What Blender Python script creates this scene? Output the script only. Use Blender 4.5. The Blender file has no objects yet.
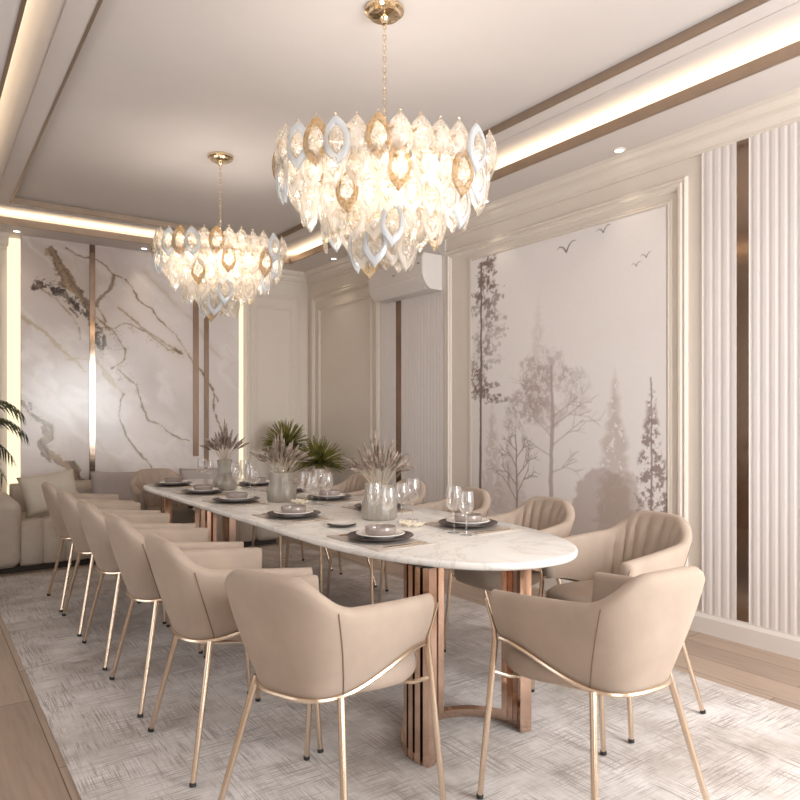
import bpy, bmesh, math, random
import numpy as np
from mathutils import Vector, Matrix

random.seed(7)
scene = bpy.context.scene
COL = scene.collection
PI = math.pi

# ------------------------------------------------------------------ camera
cam_d = bpy.data.cameras.new('camera')
cam = bpy.data.objects.new('camera', cam_d)
COL.objects.link(cam)
cam.location = (0, 0, 1.25)
cam.rotation_euler = (math.radians(90), 0, math.radians(-35))
cam_d.sensor_width = 36
cam_d.lens = 36 * 693 / 800
cam_d.shift_y = 18 / 800
cam_d.clip_start = 0.02
scene.camera = cam

# ------------------------------------------------------------------ exposure, world
vs = scene.view_settings
vs.view_transform = 'Standard'
vs.look = 'None'
vs.gamma = 1
vs.exposure = 0.45
try:
    vs.use_curve_mapping = False
except Exception:
    pass
cy = scene.cycles
cy.max_bounces = 10
cy.diffuse_bounces = 5
cy.glossy_bounces = 5
cy.transparent_max_bounces = 24
cy.transmission_bounces = 8
cy.caustics_reflective = False
cy.caustics_refractive = False
cy.sample_clamp_indirect = 4
try:
    cy.use_denoising = True
except Exception:
    pass

world = bpy.data.worlds.new('daylight_sky')
scene.world = world
world.use_nodes = True
bgn = world.node_tree.nodes['Background']
bgn.inputs[0].default_value = (0.93, 0.96, 1.0, 1)
bgn.inputs[1].default_value = 1.1


def area(name, loc, rot, sx, sy, power, color, spread=180):
    d = bpy.data.lights.new(name, 'AREA')
    d.shape = 'RECTANGLE'
    d.size, d.size_y = sx, sy
    d.energy = power
    d.color = color
    d.spread = math.radians(spread)
    o = bpy.data.objects.new(name, d)
    COL.objects.link(o)
    o.location = loc
    o.rotation_euler = rot
    return o


# room dimensions
XL, XR, YB, YF = -1.6, 3.77, -1.2, 7.26
ZS, ZRING, ZC, ZTOP = 2.93, 3.05, 3.095, 3.22
OX0, OX1, OY0, OY1 = 0.355, 3.35, -0.8, 6.87       # opening in the soffit
IX0, IX1, IY0, IY1 = 0.653, 3.01, -0.5, 6.6        # inner tray

# daylight: windows in the back wall and the left wall
DAY = (0.965, 0.985, 0.985)
area('window_daylight', (2.75, YB - 0.12, 1.55), (math.radians(90), 0, 0), 1.7, 1.9, 160, DAY)
area('window_daylight', (0.1, YB - 0.12, 1.55), (math.radians(90), 0, 0), 1.5, 1.9, 28, DAY)  # lamp of an unseen window, added to light the left side
area('window_daylight', (XL - 0.12, 3.2, 1.55), (math.radians(90), 0, math.radians(-90)), 3.0, 1.9, 14, DAY)

# cove lighting hidden behind the bronze lip
WARM = (1.0, 0.81, 0.54)
cx, cyy = (OX0 + OX1) / 2, (OY0 + OY1) / 2
UP = (math.radians(180), 0, 0)
CW = 2.0
area('cove_light', (OX1 + 0.06, cyy, 2.965), UP, 0.03, OY1 - OY0, CW * 7.6, WARM)
area('cove_light', (OX0 - 0.06, cyy, 2.965), UP, 0.03, OY1 - OY0, CW * 7.6, WARM)
area('cove_light', (cx, OY1 + 0.06, 2.965), UP, OX1 - OX0, 0.03, CW * 3.0, WARM)
area('cove_light', (cx, OY0 - 0.06, 2.965), UP, OX1 - OX0, 0.03, CW * 3.0, WARM)

# ------------------------------------------------------------------ materials


def new_mat(name):
    m = bpy.data.materials.new(name)
    m.use_nodes = True
    nt = m.node_tree
    return m, nt, nt.nodes['Principled BSDF'], nt.nodes['Material Output']


def N(nt, typ, **kw):
    n = nt.nodes.new(typ)
    for k, v in kw.items():
        if k in n.inputs:
            n.inputs[k].default_value = v
        else:
            setattr(n, k, v)
    return n


def mapped(nt, scale=(1, 1, 1), coord='Object', rot=(0, 0, 0)):
    tc = nt.nodes.new('ShaderNodeTexCoord')
    mp = nt.nodes.new('ShaderNodeMapping')
    mp.inputs['Scale'].default_value = scale
    mp.inputs['Rotation'].default_value = rot
    nt.links.new(tc.outputs[coord], mp.inputs[0])
    return mp.outputs[0]


def noise(nt, vec, scale, detail=4, rough=0.55, dist=0.0):
    n = N(nt, 'ShaderNodeTexNoise', Scale=scale, Detail=detail, Roughness=rough, Distortion=dist)
    nt.links.new(vec, n.inputs['Vector'])
    return n.outputs['Fac']


def ramp(nt, fac, stops):
    r = nt.nodes.new('ShaderNodeValToRGB')
    e = r.color_ramp.elements
    while len(e) > 1:
        e.remove(e[-1])
    e[0].position, e[0].color = stops[0][0], (*stops[0][1], 1)
    for p, c in stops[1:]:
        q = e.new(p)
        q.color = (*c, 1)
    nt.links.new(fac, r.inputs[0])
    return r.outputs[0]


def bump(nt, fac, bsdf, strength, dist=0.01):
    b = N(nt, 'ShaderNodeBump', Strength=strength, Distance=dist)
    nt.links.new(fac, b.inputs['Height'])
    nt.links.new(b.outputs[0], bsdf.inputs['Normal'])


def S(r, g, b):
    f = lambda v: (v / 255 / 12.92) if v / 255 <= 0.04045 else ((v / 255 + 0.055) / 1.055) ** 2.4
    return (f(r), f(g), f(b))


def plain(name, col, rough=0.6, metal=0.0, var=0.04, vscale=6, spec=0.5, bumpy=0.0):
    m, nt, b, o = new_mat(name)
    v = mapped(nt)
    f = noise(nt, v, vscale)
    lo = tuple(max(0, c * (1 - var)) for c in col)
    hi = tuple(min(1, c * (1 + var)) for c in col)
    nt.links.new(ramp(nt, f, [(0.3, lo), (0.7, hi)]), b.inputs['Base Color'])
    b.inputs['Roughness'].default_value = rough
    b.inputs['Metallic'].default_value = metal
    b.inputs['Specular IOR Level'].default_value = spec
    if bumpy:
        bump(nt, noise(nt, v, 180), b, bumpy, 0.002)
    return m


MT = {}
MT['ceil'] = plain('ceiling_paint', S(212, 204, 200), 0.9, var=0.01)
MT['wall'] = plain('wall_paint', S(224, 214, 203), 0.75, var=0.01)
MT['flute'] = plain('fluted_white', S(226, 219, 216), 0.6, var=0.01)
MT['base'] = plain('skirting_white', S(228, 221, 216), 0.5, var=0.01)
MT['bronze'] = plain('bronze_trim', S(172, 154, 138), 0.5, 1.0, var=0.06)
MT['mirror'] = plain('bronze_mirror', S(158, 138, 122), 0.12, 1.0, var=0.04)
MT['gold'] = plain('champagne_gold', S(228, 209, 188), 0.25, 1.0, var=0.0)
MT['rose'] = plain('rose_gold', S(222, 192, 172), 0.15, 1.0, var=0.0)
MT['polgold'] = plain('polished_pale_gold', S(236, 214, 180), 0.08, 1.0, var=0.02)
MT['black'] = plain('black_rubber', (0.02, 0.02, 0.02), 0.6)
MT['dark'] = plain('dark_stoneware', S(72, 60, 56), 0.35, var=0.1)
MT['white'] = plain('white_porcelain', S(238, 232, 226), 0.2, var=0.01)
MT['ac'] = plain('white_plastic', S(226, 220, 216), 0.45, var=0.01)
MT['acdark'] = plain('grey_plastic', S(90, 86, 84), 0.5)
MT['soil'] = plain('soil', S(70, 52, 40), 0.95, var=0.3, vscale=40)
MT['pot'] = plain('cream_ceramic_pot', S(214, 204, 192), 0.4)
MT['plinth'] = plain('dark_plinth', S(50, 42, 38), 0.6)
MT['trunk'] = plain('trunk_bark', S(104, 84, 64), 0.9, var=0.3, vscale=30)
MT['card'] = plain('ivory_petals', S(238, 226, 206), 0.6)
MT['grey'] = plain('grey_blue_ceramic', S(150, 142, 140), 0.35)
MT['bulb_cap'] = plain('brass_socket', S(210, 180, 130), 0.25, 1.0)


def velvet(name, col, sheen=0.6):
    m, nt, b, o = new_mat(name)
    v = mapped(nt)
    f = noise(nt, v, 7, 5, 0.6)
    lo = tuple(c * 0.92 for c in col)
    hi = tuple(min(1, c * 1.06) for c in col)
    nt.links.new(ramp(nt, f, [(0.3, lo), (0.7, hi)]), b.inputs['Base Color'])
    b.inputs['Roughness'].default_value = 0.85
    b.inputs['Sheen Weight'].default_value = sheen
    b.inputs['Sheen Roughness'].default_value = 0.4
    b.inputs['Sheen Tint'].default_value = (*[min(1, c * 1.5) for c in col], 1)
    b.inputs['Specular IOR Level'].default_value = 0.2
    bump(nt, noise(nt, v, 260), b, 0.15, 0.002)
    return m


MT['velvet'] = velvet('beige_velvet', S(172, 155, 141), 0.3)
MT['velvet_seam'] = velvet('beige_seam', S(132, 114, 100), 0.1)
MT['sofa'] = velvet('taupe_sofa_fabric', S(194, 182, 170), 0.2)
MT['cush_a'] = velvet('sand_cushion', S(202, 192, 178), 0.2)
MT['cush_b'] = velvet('grey_cushion', S(176, 166, 163), 0.2)


def emis(name, col, strength):
    m, nt, b, o = new_mat(name)
    e = N(nt, 'ShaderNodeEmission', Color=(*col, 1), Strength=strength)
    nt.links.new(e.outputs[0], o.inputs[0])
    return m


MT['led'] = emis('led_glow', (1.0, 0.84, 0.56), 1.0)
MT['down'] = emis('downlight_glow', (1.0, 0.93, 0.82), 6)
MT['bulb'] = emis('bulb_glow', (1.0, 0.88, 0.68), 5)


def glassy(name, col, trans, gloss, diff=0.0, trl=0.0, rough=0.05, bump_s=0.0, bscale=60, fleck=None):
    """thin glass: see-through body with a brighter, more reflective rim"""
    m, nt, b, o = new_mat(name)
    nt.nodes.remove(b)
    t = N(nt, 'ShaderNodeBsdfTransparent', Color=(*[1 - (1 - c) * 0.6 for c in col], 1))
    g = N(nt, 'ShaderNodeBsdfGlossy', Color=(1, 1, 1, 1), Roughness=rough)
    lw = N(nt, 'ShaderNodeLayerWeight', Blend=0.35)
    if bump_s:
        v = mapped(nt)
        bn = N(nt, 'ShaderNodeBump', Strength=bump_s, Distance=0.01)
        nt.links.new(noise(nt, v, bscale, 3), bn.inputs['Height'])
        nt.links.new(bn.outputs[0], g.inputs['Normal'])
        nt.links.new(bn.outputs[0], lw.inputs['Normal'])
    body = t.outputs[0]
    if diff + trl > 0:
        d = N(nt, 'ShaderNodeBsdfDiffuse', Color=(*col, 1))
        tr = N(nt, 'ShaderNodeBsdfTranslucent', Color=(*col, 1))
        m1 = N(nt, 'ShaderNodeMixShader', Fac=trl / (diff + trl))
        nt.links.new(d.outputs[0], m1.inputs[1])
        nt.links.new(tr.outputs[0], m1.inputs[2])
        m2 = N(nt, 'ShaderNodeMixShader', Fac=trans)
        if fleck:
            fc, thr, fs, ft = fleck
            fn = noise(nt, mapped(nt), fs, 3, 0.6)
            cr = ramp(nt, fn, [(thr - 0.05, col), (thr + 0.03, fc)])
            nt.links.new(cr, d.inputs['Color'])
            nt.links.new(cr, tr.inputs['Color'])
            tv = ramp(nt, fn, [(thr - 0.05, (trans,) * 3), (thr + 0.03, (ft,) * 3)])
            nt.links.new(tv, m2.inputs[0])
        nt.links.new(m1.outputs[0], m2.inputs[1])
        nt.links.new(t.outputs[0], m2.inputs[2])
        body = m2.outputs[0]
    mp = N(nt, 'ShaderNodeMapRange')
    mp.inputs['To Min'].default_value = 0.04
    mp.inputs['To Max'].default_value = gloss
    nt.links.new(lw.outputs['Facing'], mp.inputs['Value'])
    mix = N(nt, 'ShaderNodeMixShader')
    nt.links.new(mp.outputs[0], mix.inputs[0])
    nt.links.new(body, mix.inputs[1])
    nt.links.new(g.outputs[0], mix.inputs[2])
    nt.links.new(mix.outputs[0], o.inputs[0])
    return m


MT['glass'] = glassy('clear_glass', (0.96, 0.95, 0.94), 0.95, 0.5, 0.5, 0.5, 0.04)
MT['pane'] = glassy('window_pane', (0.98, 0.98, 0.98), 1, 0.3)
MT['smoke'] = glassy('smoked_rose_glass', (0.52, 0.44, 0.40), 0.35, 0.3, 0.5, 0.3)
MT['vase'] = glassy('ribbed_grey_glass', (0.80, 0.76, 0.70), 0.55, 0.4, 0.4, 0.6, 0.12, 0.5, 50)
MT['frost'] = glassy('frosted_leaf_glass', (0.90, 0.84, 0.77), 0.67, 0.6, 0.5, 0.5, 0.08, 0.7, 70)
MT['opal'] = glassy('opal_leaf_glass', (0.74, 0.77, 0.81), 0.35, 0.45, 0.75, 0.25, 0.1, 0.2)
MT['amber'] = glassy('amber_leaf_glass', (0.74, 0.55, 0.32), 0.35, 0.5, 0.6, 0.4, 0.12, 0.8, 90, ((0.42, 0.26, 0.10), 0.52, 70, 0.1))
MT['crystal'] = glassy('faceted_crystal', (0.95, 0.90, 0.82), 0.82, 0.8, 0.3, 0.7, 0.03, 0.9, 40, ((0.40, 0.26, 0.12), 0.60, 45, 0.15))


def mk_floor():
    m, nt, b, o = new_mat('oak_planks')
    v = mapped(nt, (1, 1, 1), 'Object', (0, 0, math.radians(90)))
    br = nt.nodes.new('ShaderNodeTexBrick')
    nt.links.new(v, br.inputs[0])
    br.offset = 0.37
    br.inputs['Scale'].default_value = 1
    br.inputs['Brick Width'].default_value = 1.15
    br.inputs['Row Height'].default_value = 0.21
    br.inputs['Mortar Size'].default_value = 0.0022
    br.inputs['Mortar Smooth'].default_value = 0.1
    br.inputs['Color1'].default_value = (*S(184, 163, 145), 1)
    br.inputs['Color2'].default_value = (*S(162, 142, 127), 1)
    br.inputs['Mortar'].default_value = (*S(92, 74, 62), 1)
    g = mapped(nt, (16, 1.2, 1))
    f = noise(nt, g, 2.2, 8, 0.6, 0.6)
    c = ramp(nt, f, [(0.25, (0.78, 0.76, 0.74)), (0.5, (1, 1, 1)), (0.75, (1.12, 1.1, 1.08))])
    mx = N(nt, 'ShaderNodeMix', data_type='RGBA', blend_type='MULTIPLY')
    mx.inputs[0].default_value = 1
    nt.links.new(br.outputs['Color'], mx.inputs[6])
    nt.links.new(c, mx.inputs[7])
    nt.links.new(mx.outputs[2], b.inputs['Base Color'])
    b.inputs['Roughness'].default_value = 0.42
    bump(nt, f, b, 0.08, 0.004)
    return m


def mk_rug():
    m, nt, b, o = new_mat('distressed_rug')
    base = mapped(nt)
    a = noise(nt, mapped(nt, (5.0, 150, 1)), 1.0, 5, 0.7)       # fine dashes along x
    c = noise(nt, mapped(nt, (150, 4.7, 1)), 1.0, 5, 0.7)       # fine dashes along y
    pa = noise(nt, mapped(nt, (3.2, 5, 1)), 1.0, 4, 0.6)
    pc = noise(nt, mapped(nt, (5, 3.2, 1), 'Object', (0, 0, 0.02)), 1.13, 4, 0.6)
    def lines(f, mask, lo):
        l = ramp(nt, f, [(lo, (1, 1, 1)), (lo + 0.045, (0, 0, 0))])
        k = ramp(nt, mask, [(0.40, (0, 0, 0)), (0.56, (1, 1, 1))])
        mm = N(nt, 'ShaderNodeMath', operation='MULTIPLY')
        nt.links.new(l, mm.inputs[0])
        nt.links.new(k, mm.inputs[1])
        return mm.outputs[0]
    la, lc = lines(a, pa, 0.45), lines(c, pc, 0.45)
    mxx = N(nt, 'ShaderNodeMath', operation='MAXIMUM')
    nt.links.new(la, mxx.inputs[0])
    nt.links.new(lc, mxx.inputs[1])
    wear = noise(nt, base, 1.7, 8, 0.68)
    ground = ramp(nt, wear, [(0.34, S(178, 168, 161)), (0.46, S(206, 198, 193)), (0.60, S(226, 219, 216))])
    mx = N(nt, 'ShaderNodeMix', data_type='RGBA')
    sc = N(nt, 'ShaderNodeMath', operation='MULTIPLY')
    sc.inputs[1].default_value = 0.66
    nt.links.new(mxx.outputs[0], sc.inputs[0])
    nt.links.new(sc.outputs[0], mx.inputs[0])
    nt.links.new(ground, mx.inputs[6])
    mx.inputs[7].default_value = (*S(140, 128, 121), 1)
    nt.links.new(mx.outputs[2], b.inputs['Base Color'])
    b.inputs['Roughness'].default_value = 0.95
    b.inputs['Specular IOR Level'].default_value = 0.1
    bump(nt, a, b, 0.25, 0.006)
    return m


def mk_marble():
    m, nt, b, o = new_mat('white_table_marble')
    v = mapped(nt)
    f = noise(nt, v, 1.6, 9, 0.6, 2.2)
    col = ramp(nt, f, [(0.40, S(240, 236, 231)), (0.48, S(237, 233, 228)), (0.5, S(222, 215, 208)),
                       (0.52, S(237, 233, 228)), (0.6, S(242, 238, 234))])
    nt.links.new(col, b.inputs['Base Color'])
    b.inputs['Roughness'].default_value = 0.16
    return m


def mk_attr(name, rough):
    m, nt, b, o = new_mat(name)
    a = N(nt, 'ShaderNodeVertexColor', layer_name='Col')
    nt.links.new(a.outputs[0], b.inputs['Base Color'])
    b.inputs['Roughness'].default_value = rough
    return m


def mk_mat():
    m, nt, b, o = new_mat('woven_placemat')
    v = mapped(nt)
    w = N(nt, 'ShaderNodeTexWave', Scale=90, Distortion=0.6)
    nt.links.new(v, w.inputs[0])
    nt.links.new(ramp(nt, w.outputs['Fac'], [(0.2, S(180, 167, 157)), (0.8, S(206, 196, 187))]), b.inputs['Base Color'])
    b.inputs['Roughness'].default_value = 0.6
    return m


def leafmat(name, a, c, scale=14):
    m, nt, b, o = new_mat(name)
    v = mapped(nt)
    f = noise(nt, v, scale, 3)
    nt.links.new(ramp(nt, f, [(0.35, a), (0.65, c)]), b.inputs['Base Color'])
    b.inputs['Roughness'].default_value = 0.55
    return m


MT['floor'] = mk_floor()
MT['rug'] = mk_rug()
MT['marble'] = mk_marble()
MT['slab'] = mk_attr('gold_veined_marble', 0.22)
MT['mural'] = mk_attr('printed_mural', 0.7)
MT['mat'] = mk_mat()
MT['yucca'] = leafmat('yucca_leaf', S(84, 86, 38), S(158, 150, 76))
MT['palm'] = leafmat('palm_leaf', S(40, 44, 28), S(84, 90, 56))
MT['plume'] = leafmat('dried_plume', S(98, 82, 73), S(164, 146, 132), 60)
MT['stalk'] = leafmat('dried_stalk', S(168, 152, 132), S(190, 174, 152), 40)

# ------------------------------------------------------------------ mesh builder


class MB:
    def __init__(self):
        self.v, self.f, self.m = [], [], []

    def add(self, verts, faces, mi=0):
        o = len(self.v)
        self.v += [tuple(p) for p in verts]
        self.f += [tuple(i + o for i in q) for q in faces]
        self.m += [mi] * len(faces)

    def box(self, x0, x1, y0, y1, z0, z1, mi=0):
        self.add([(x0, y0, z0), (x1, y0, z0), (x1, y1, z0), (x0, y1, z0), (x0, y0, z1), (x1, y0, z1), (x1, y1, z1), (x0, y1, z1)],
                 [(3, 2, 1, 0), (4, 5, 6, 7), (0, 1, 5, 4), (1, 2, 6, 5), (2, 3, 7, 6), (3, 0, 4, 7)], mi)

    def rbox(self, x0, x1, y0, y1, z0, z1, r=0.01, seg=3, mi=0):
        bm = bmesh.new()
        bmesh.ops.create_cube(bm, size=1)
        for p in bm.verts:
            p.co = Vector(((x0 + x1) / 2 + p.co.x * (x1 - x0), (y0 + y1) / 2 + p.co.y * (y1 - y0), (z0 + z1) / 2 + p.co.z * (z1 - z0)))
        bmesh.ops.bevel(bm, geom=list(bm.edges), offset=r, segments=seg, profile=0.5, affect='EDGES')
        bm.verts.index_update()
        self.add([p.co[:] for p in bm.verts], [[q.index for q in f.verts] for f in bm.faces], mi)
        bm.free()

    def loft(self, rings, closed=True, cap0=True, cap1=True, mi=0, wrap=False):
        n = len(rings[0])
        vs_ = [p for r in rings for p in r]
        fs = []
        R = len(rings)
        for i in range(R if wrap else R - 1):
            a, b_ = i * n, ((i + 1) % R) * n
            for j in range(n if closed else n - 1):
                k = (j + 1) % n
                fs.append((a + j, a + k, b_ + k, b_ + j))
        if closed and not wrap:
            if cap0:
                fs.append(tuple(range(n - 1, -1, -1)))
            if cap1:
                fs.append(tuple((R - 1) * n + j for j in range(n)))
        self.add(vs_, fs, mi)

    def tube(self, path, r, seg=8, mi=0, closed=False):
        P = [Vector(p) for p in path]
        n = len(P)
        rs = r if isinstance(r, (list, tuple)) else [r] * n
        rings = []
        up = None
        for i in range(n):
            if closed:
                t = P[(i + 1) % n] - P[i - 1]
            else:
                t = P[min(i + 1, n - 1)] - P[max(i - 1, 0)]
            t.normalize()
            if up is None:
                a = Vector((0, 0, 1)) if abs(t.z) < 0.9 else Vector((1, 0, 0))
                up = (a - t * a.dot(t)).normalized()
            else:
                up = up - t * up.dot(t)
                up.normalize()
            s = t.cross(up)
            rings.append([tuple(P[i] + (up * math.cos(2 * PI * k / seg) + s * math.sin(2 * PI * k / seg)) * rs[i]) for k in range(seg)])
        self.loft(rings, True, not closed, not closed, mi, wrap=closed)

    def lathe(self, prof, seg=24, mi=0, cap0=False, cap1=False, c=(0, 0, 0), flute=None):
        rings = []
        for r, z in prof:
            ring = []
            for k in range(seg):
                a = 2 * PI * k / seg
                rr = r * (1 + (flute[1] * math.cos(flute[0] * a) if flute else 0))
                ring.append((c[0] + rr * math.cos(a), c[1] + rr * math.sin(a), c[2] + z))
            rings.append(ring)
        self.loft(rings, True, cap0, cap1, mi)

    def extrude(self, poly, h0, h1, axis='z', mi=0):
        """extrude a 2D polygon between two values on an axis"""
        f = {'z': lambda p, h: (p[0], p[1], h), 'y': lambda p, h: (p[0], h, p[1]), 'x': lambda p, h: (h, p[0], p[1])}[axis]
        self.loft([[f(p, h0) for p in poly], [f(p, h1) for p in poly]], True, True, True, mi)

    def build(self, name, mats, parent=None, smooth=True, angle=40, loc=None):
        me = bpy.data.meshes.new(name)
        me.from_pydata(self.v, [], self.f)
        mats = mats if isinstance(mats, (list, tuple)) else [mats]
        for m in mats:
            me.materials.append(m)
        if len(mats) > 1:
            me.polygons.foreach_set('material_index', self.m)
        bm = bmesh.new()
        bm.from_mesh(me)
        bmesh.ops.recalc_face_normals(bm, faces=bm.faces)
        bm.to_mesh(me)
        bm.free()
        if smooth:
            me.polygons.foreach_set('use_smooth', [True] * len(me.polygons))
            me.set_sharp_from_angle(angle=math.radians(angle))
        me.update()
        o = bpy.data.objects.new(name, me)
        COL.objects.link(o)
        if parent:
            o.parent = parent
        if loc:
            o.location = loc
        return o


def tag(o, label, cat, group=None, kind=None):
    o['label'] = label
    o['category'] = cat
    if group:
        o['group'] = group
    if kind:
        o['kind'] = kind
    return o


def thing(name, label, cat, loc=(0, 0, 0), rz=0, group=None):
    o = bpy.data.objects.new(name, None)
    o.empty_display_size = 0.05
    COL.objects.link(o)
    o.location = loc
    o.rotation_euler = (0, 0, rz)
    return tag(o, label, cat, group)


def struct(o):
    o['kind'] = 'structure'
    return o


def kids(o):
    return [c for c in CH.get(o.name, [])]


CH = {}


def dup(root, loc, rz, label, group=None, scale=None):
    def rec(o, parent):
        c = o.copy()
        COL.objects.link(c)
        if parent:
            c.parent = parent
        for ch in list(o.children):
            rec(ch, c)
        return c
    r = rec(root, None)
    r.location = loc
    r.rotation_euler = (0, 0, rz)
    r['label'] = label
    if scale:
        r.scale = scale
    if group:
        r['group'] = group
    return r


def smooth01(x):
    x = max(0.0, min(1.0, x))
    return x * x * (3 - 2 * x)


# ------------------------------------------------------------------ room shell
b = MB(); b.box(XL, XR, YB, YF, -0.1, 0); struct(b.build('floor', MT['floor'], smooth=False))

# walls
b = MB(); b.box(XR, XR + 0.1, YB - 0.1, YF + 0.1, -0.1, ZTOP); struct(b.build('wall_right', MT['wall'], smooth=False))
b = MB(); b.box(XL - 0.1, XR, YF, YF + 0.1, -0.1, ZTOP); struct(b.build('wall_far', MT['wall'], smooth=False))


def wall_with_holes(axis, lo, hi, c0, c1, holes):
    """solid wall between lo..hi along one axis with rectangular openings (a0,a1,z0,z1)"""
    b = MB()
    put = (lambda a0, a1, z0, z1: b.box(a0, a1, c0, c1, z0, z1)) if axis == 'x' else (lambda a0, a1, z0, z1: b.box(c0, c1, a0, a1, z0, z1))
    a = lo
    for h in holes:
        put(a, h[0], -0.1, ZTOP)
        put(h[0], h[1], -0.1, h[2])
        put(h[0], h[1], h[3], ZTOP)
        a = h[1]
    put(a, hi, -0.1, ZTOP)
    return b


struct(wall_with_holes('x', XL, XR, YB - 0.1, YB, [(-0.65, 0.85, 0.6, 2.5), (1.9, 3.6, 0.6, 2.5)]).build('wall_back', MT['wall'], smooth=False))
struct(wall_with_holes('y', YB - 0.1, YF, XL - 0.1, XL, [(1.7, 4.7, 0.6, 2.5)]).build('wall_left', MT['wall'], smooth=False))


def window(n, axis, a0, a1, c, z0=0.6, z1=2.5):
    fr = MB()
    put = (lambda x0, x1, d0, d1, q0, q1, m=0: fr.box(x0, x1, d0, d1, q0, q1, m)) if axis == 'x' else (lambda x0, x1, d0, d1, q0, q1, m=0: fr.box(d0, d1, x0, x1, q0, q1, m))
    t = 0.05
    put(a0, a1, c - 0.03, c + 0.03, z0, z0 + t)
    put(a0, a1, c - 0.03, c + 0.03, z1 - t, z1)
    k = 3 if a1 - a0 > 2 else 2
    for i in range(k + 1):
        p = a0 + (a1 - a0) * i / k
        p0 = min(max(p - t / 2, a0), a1 - t)
        put(p0, p0 + t, c - 0.03, c + 0.03, z0 + t, z1 - t)
    o = struct(fr.build('window_%d' % n, MT['base'], smooth=False))
    g = MB()
    if axis == 'x':
        g.box(a0 + 0.02, a1 - 0.02, c - 0.004, c + 0.004, z0 + 0.02, z1 - 0.02)
    else:
        g.box(c - 0.004, c + 0.004, a0 + 0.02, a1 - 0.02, z0 + 0.02, z1 - 0.02)
    g.build('glass_pane', MT['pane'], o, smooth=False)


window(1, 'x', 1.9, 3.6, YB - 0.05)
window(2, 'x', -0.65, 0.85, YB - 0.05)  # unseen second window, added to bring light to the left side
window(3, 'y', 1.7, 4.7, XL - 0.05)


# ceiling: soffit, ring, raised tray
def ring_slab(b, ox0, ox1, oy0, oy1, ix0, ix1, iy0, iy1, z0, z1, mi=0):
    b.box(ox0, ox1, oy0, iy0, z0, z1, mi)
    b.box(ox0, ox1, iy1, oy1, z0, z1, mi)
    b.box(ox0, ix0, iy0, iy1, z0, z1, mi)
    b.box(ix1, ox1, iy0, iy1, z0, z1, mi)


b = MB()
ring_slab(b, XL, XR, YB, YF, OX0, OX1, OY0, OY1, ZS, ZS + 0.02)
CB = 0.2
ring_slab(b, OX0 - CB, OX1 + CB, OY0 - CB, OY1 + CB, IX0, IX1, IY0, IY1, ZRING, ZRING + 0.02)
ring_slab(b, OX0 - CB - 0.02, OX1 + CB + 0.02, OY0 - CB - 0.02, OY1 + CB + 0.02, OX0 - CB, OX1 + CB, OY0 - CB, OY1 + CB, ZS + 0.02, ZRING + 0.02)
b.box(IX0 - 0.03, IX1 + 0.03, IY0 - 0.03, IY1 + 0.03, ZC, ZC + 0.02)
b.box(XL - 0.1, XR + 0.1, YB - 0.1, YF + 0.1, ZTOP, ZTOP + 0.05)
struct(b.build('ceiling', MT['ceil'], smooth=False))

b = MB()   # bronze lip in front of the cove light
ring_slab(b, OX0 - 0.004, OX1 + 0.004, OY0 - 0.004, OY1 + 0.004, OX0 + 0.014, OX1 - 0.014, OY0 + 0.014, OY1 - 0.014, ZS - 0.004, ZS + 0.058)
struct(b.build('trim_1', MT['bronze'], smooth=False))
b = MB()   # bronze edge of the raised tray
ring_slab(b, IX0 - 0.004, IX1 + 0.004, IY0 - 0.004, IY1 + 0.004, IX0 + 0.01, IX1 - 0.01, IY0 + 0.01, IY1 - 0.01, ZRING - 0.004, ZC)
struct(b.build('trim_2', MT['bronze'], smooth=False))
b = MB()   # fine bead in the ring
ring_slab(b, 0.535, 3.13, -0.62, 6.72, 0.54, 3.125, -0.615, 6.715, ZRING - 0.005, ZRING)
struct(b.build('trim_3', MT['ceil'], smooth=False))

# cornice: (projection, z) profile
prof = [(0, 2.792), (0.016, 2.792), (0.016, 2.815), (0.03, 2.822), (0.05, 2.85), (0.055, 2.868), (0.055, 2.878), (0.075, 2.885), (0.09, 2.905), (0.095, 2.93), (0, 2.93)]
b = MB(); b.extrude([(XR - p, z) for p, z in prof], YB, YF, 'y'); struct(b.build('trim_4', MT['wall'], angle=20))
b = MB()
b.extrude([(YF - p, z) for p, z in prof], 2.93, XR, 'x')
b.extrude([(YF - p, z) for p, z in prof], XL, 0.70, 'x')
struct(b.build('trim_5', MT['wall'], angle=20))

# baseboards
bprof = [(0, 0), (0.022, 0), (0.022, 0.092), (0.017, 0.102), (0.012, 0.112), (0.012, 0.122), (0, 0.122)]
b = MB(); b.extrude([(XR - p, z) for p, z in bprof], YB, YF, 'y'); struct(b.build('baseboard_right', MT['base'], angle=20))
b = MB()
b.extrude([(YF - p, z) for p, z in bprof], 2.96, XR - 0.022, 'x')
b.extrude([(YF - p, z) for p, z in bprof], XL, 0.69, 'x')
struct(b.build('baseboard_far', MT['base'], angle=20))

# fluted panels on the right wall
PITCH = 0.048


def flutes(y0, y1, n):
    b = MB()
    cnt = max(1, round((y1 - y0) / PITCH))
    w = (y1 - y0) / cnt
    pts = []
    for i in range(cnt):
        for k in range(9):
            s = k / 9
            d = 0.012 if s < 0.5 else 0.012 - 0.0028 * math.sin((s - 0.5) / 0.5 * PI)
            pts.append((XR - d, y0 + (i + s) * w))
    pts.append((XR - 0.012, y1))
    poly = [(XR, y0)] + pts + [(XR, y1)]
    b.extrude(poly, 0.122, 2.792, 'z')
    struct(b.build('trim_%d' % n, MT['flute'], angle=25))


flutes(2.095, 2.30, 6)
flutes(-0.30, 2.022, 7)
flutes(4.69, 5.345, 8)
flutes(5.445, 5.70, 9)
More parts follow.
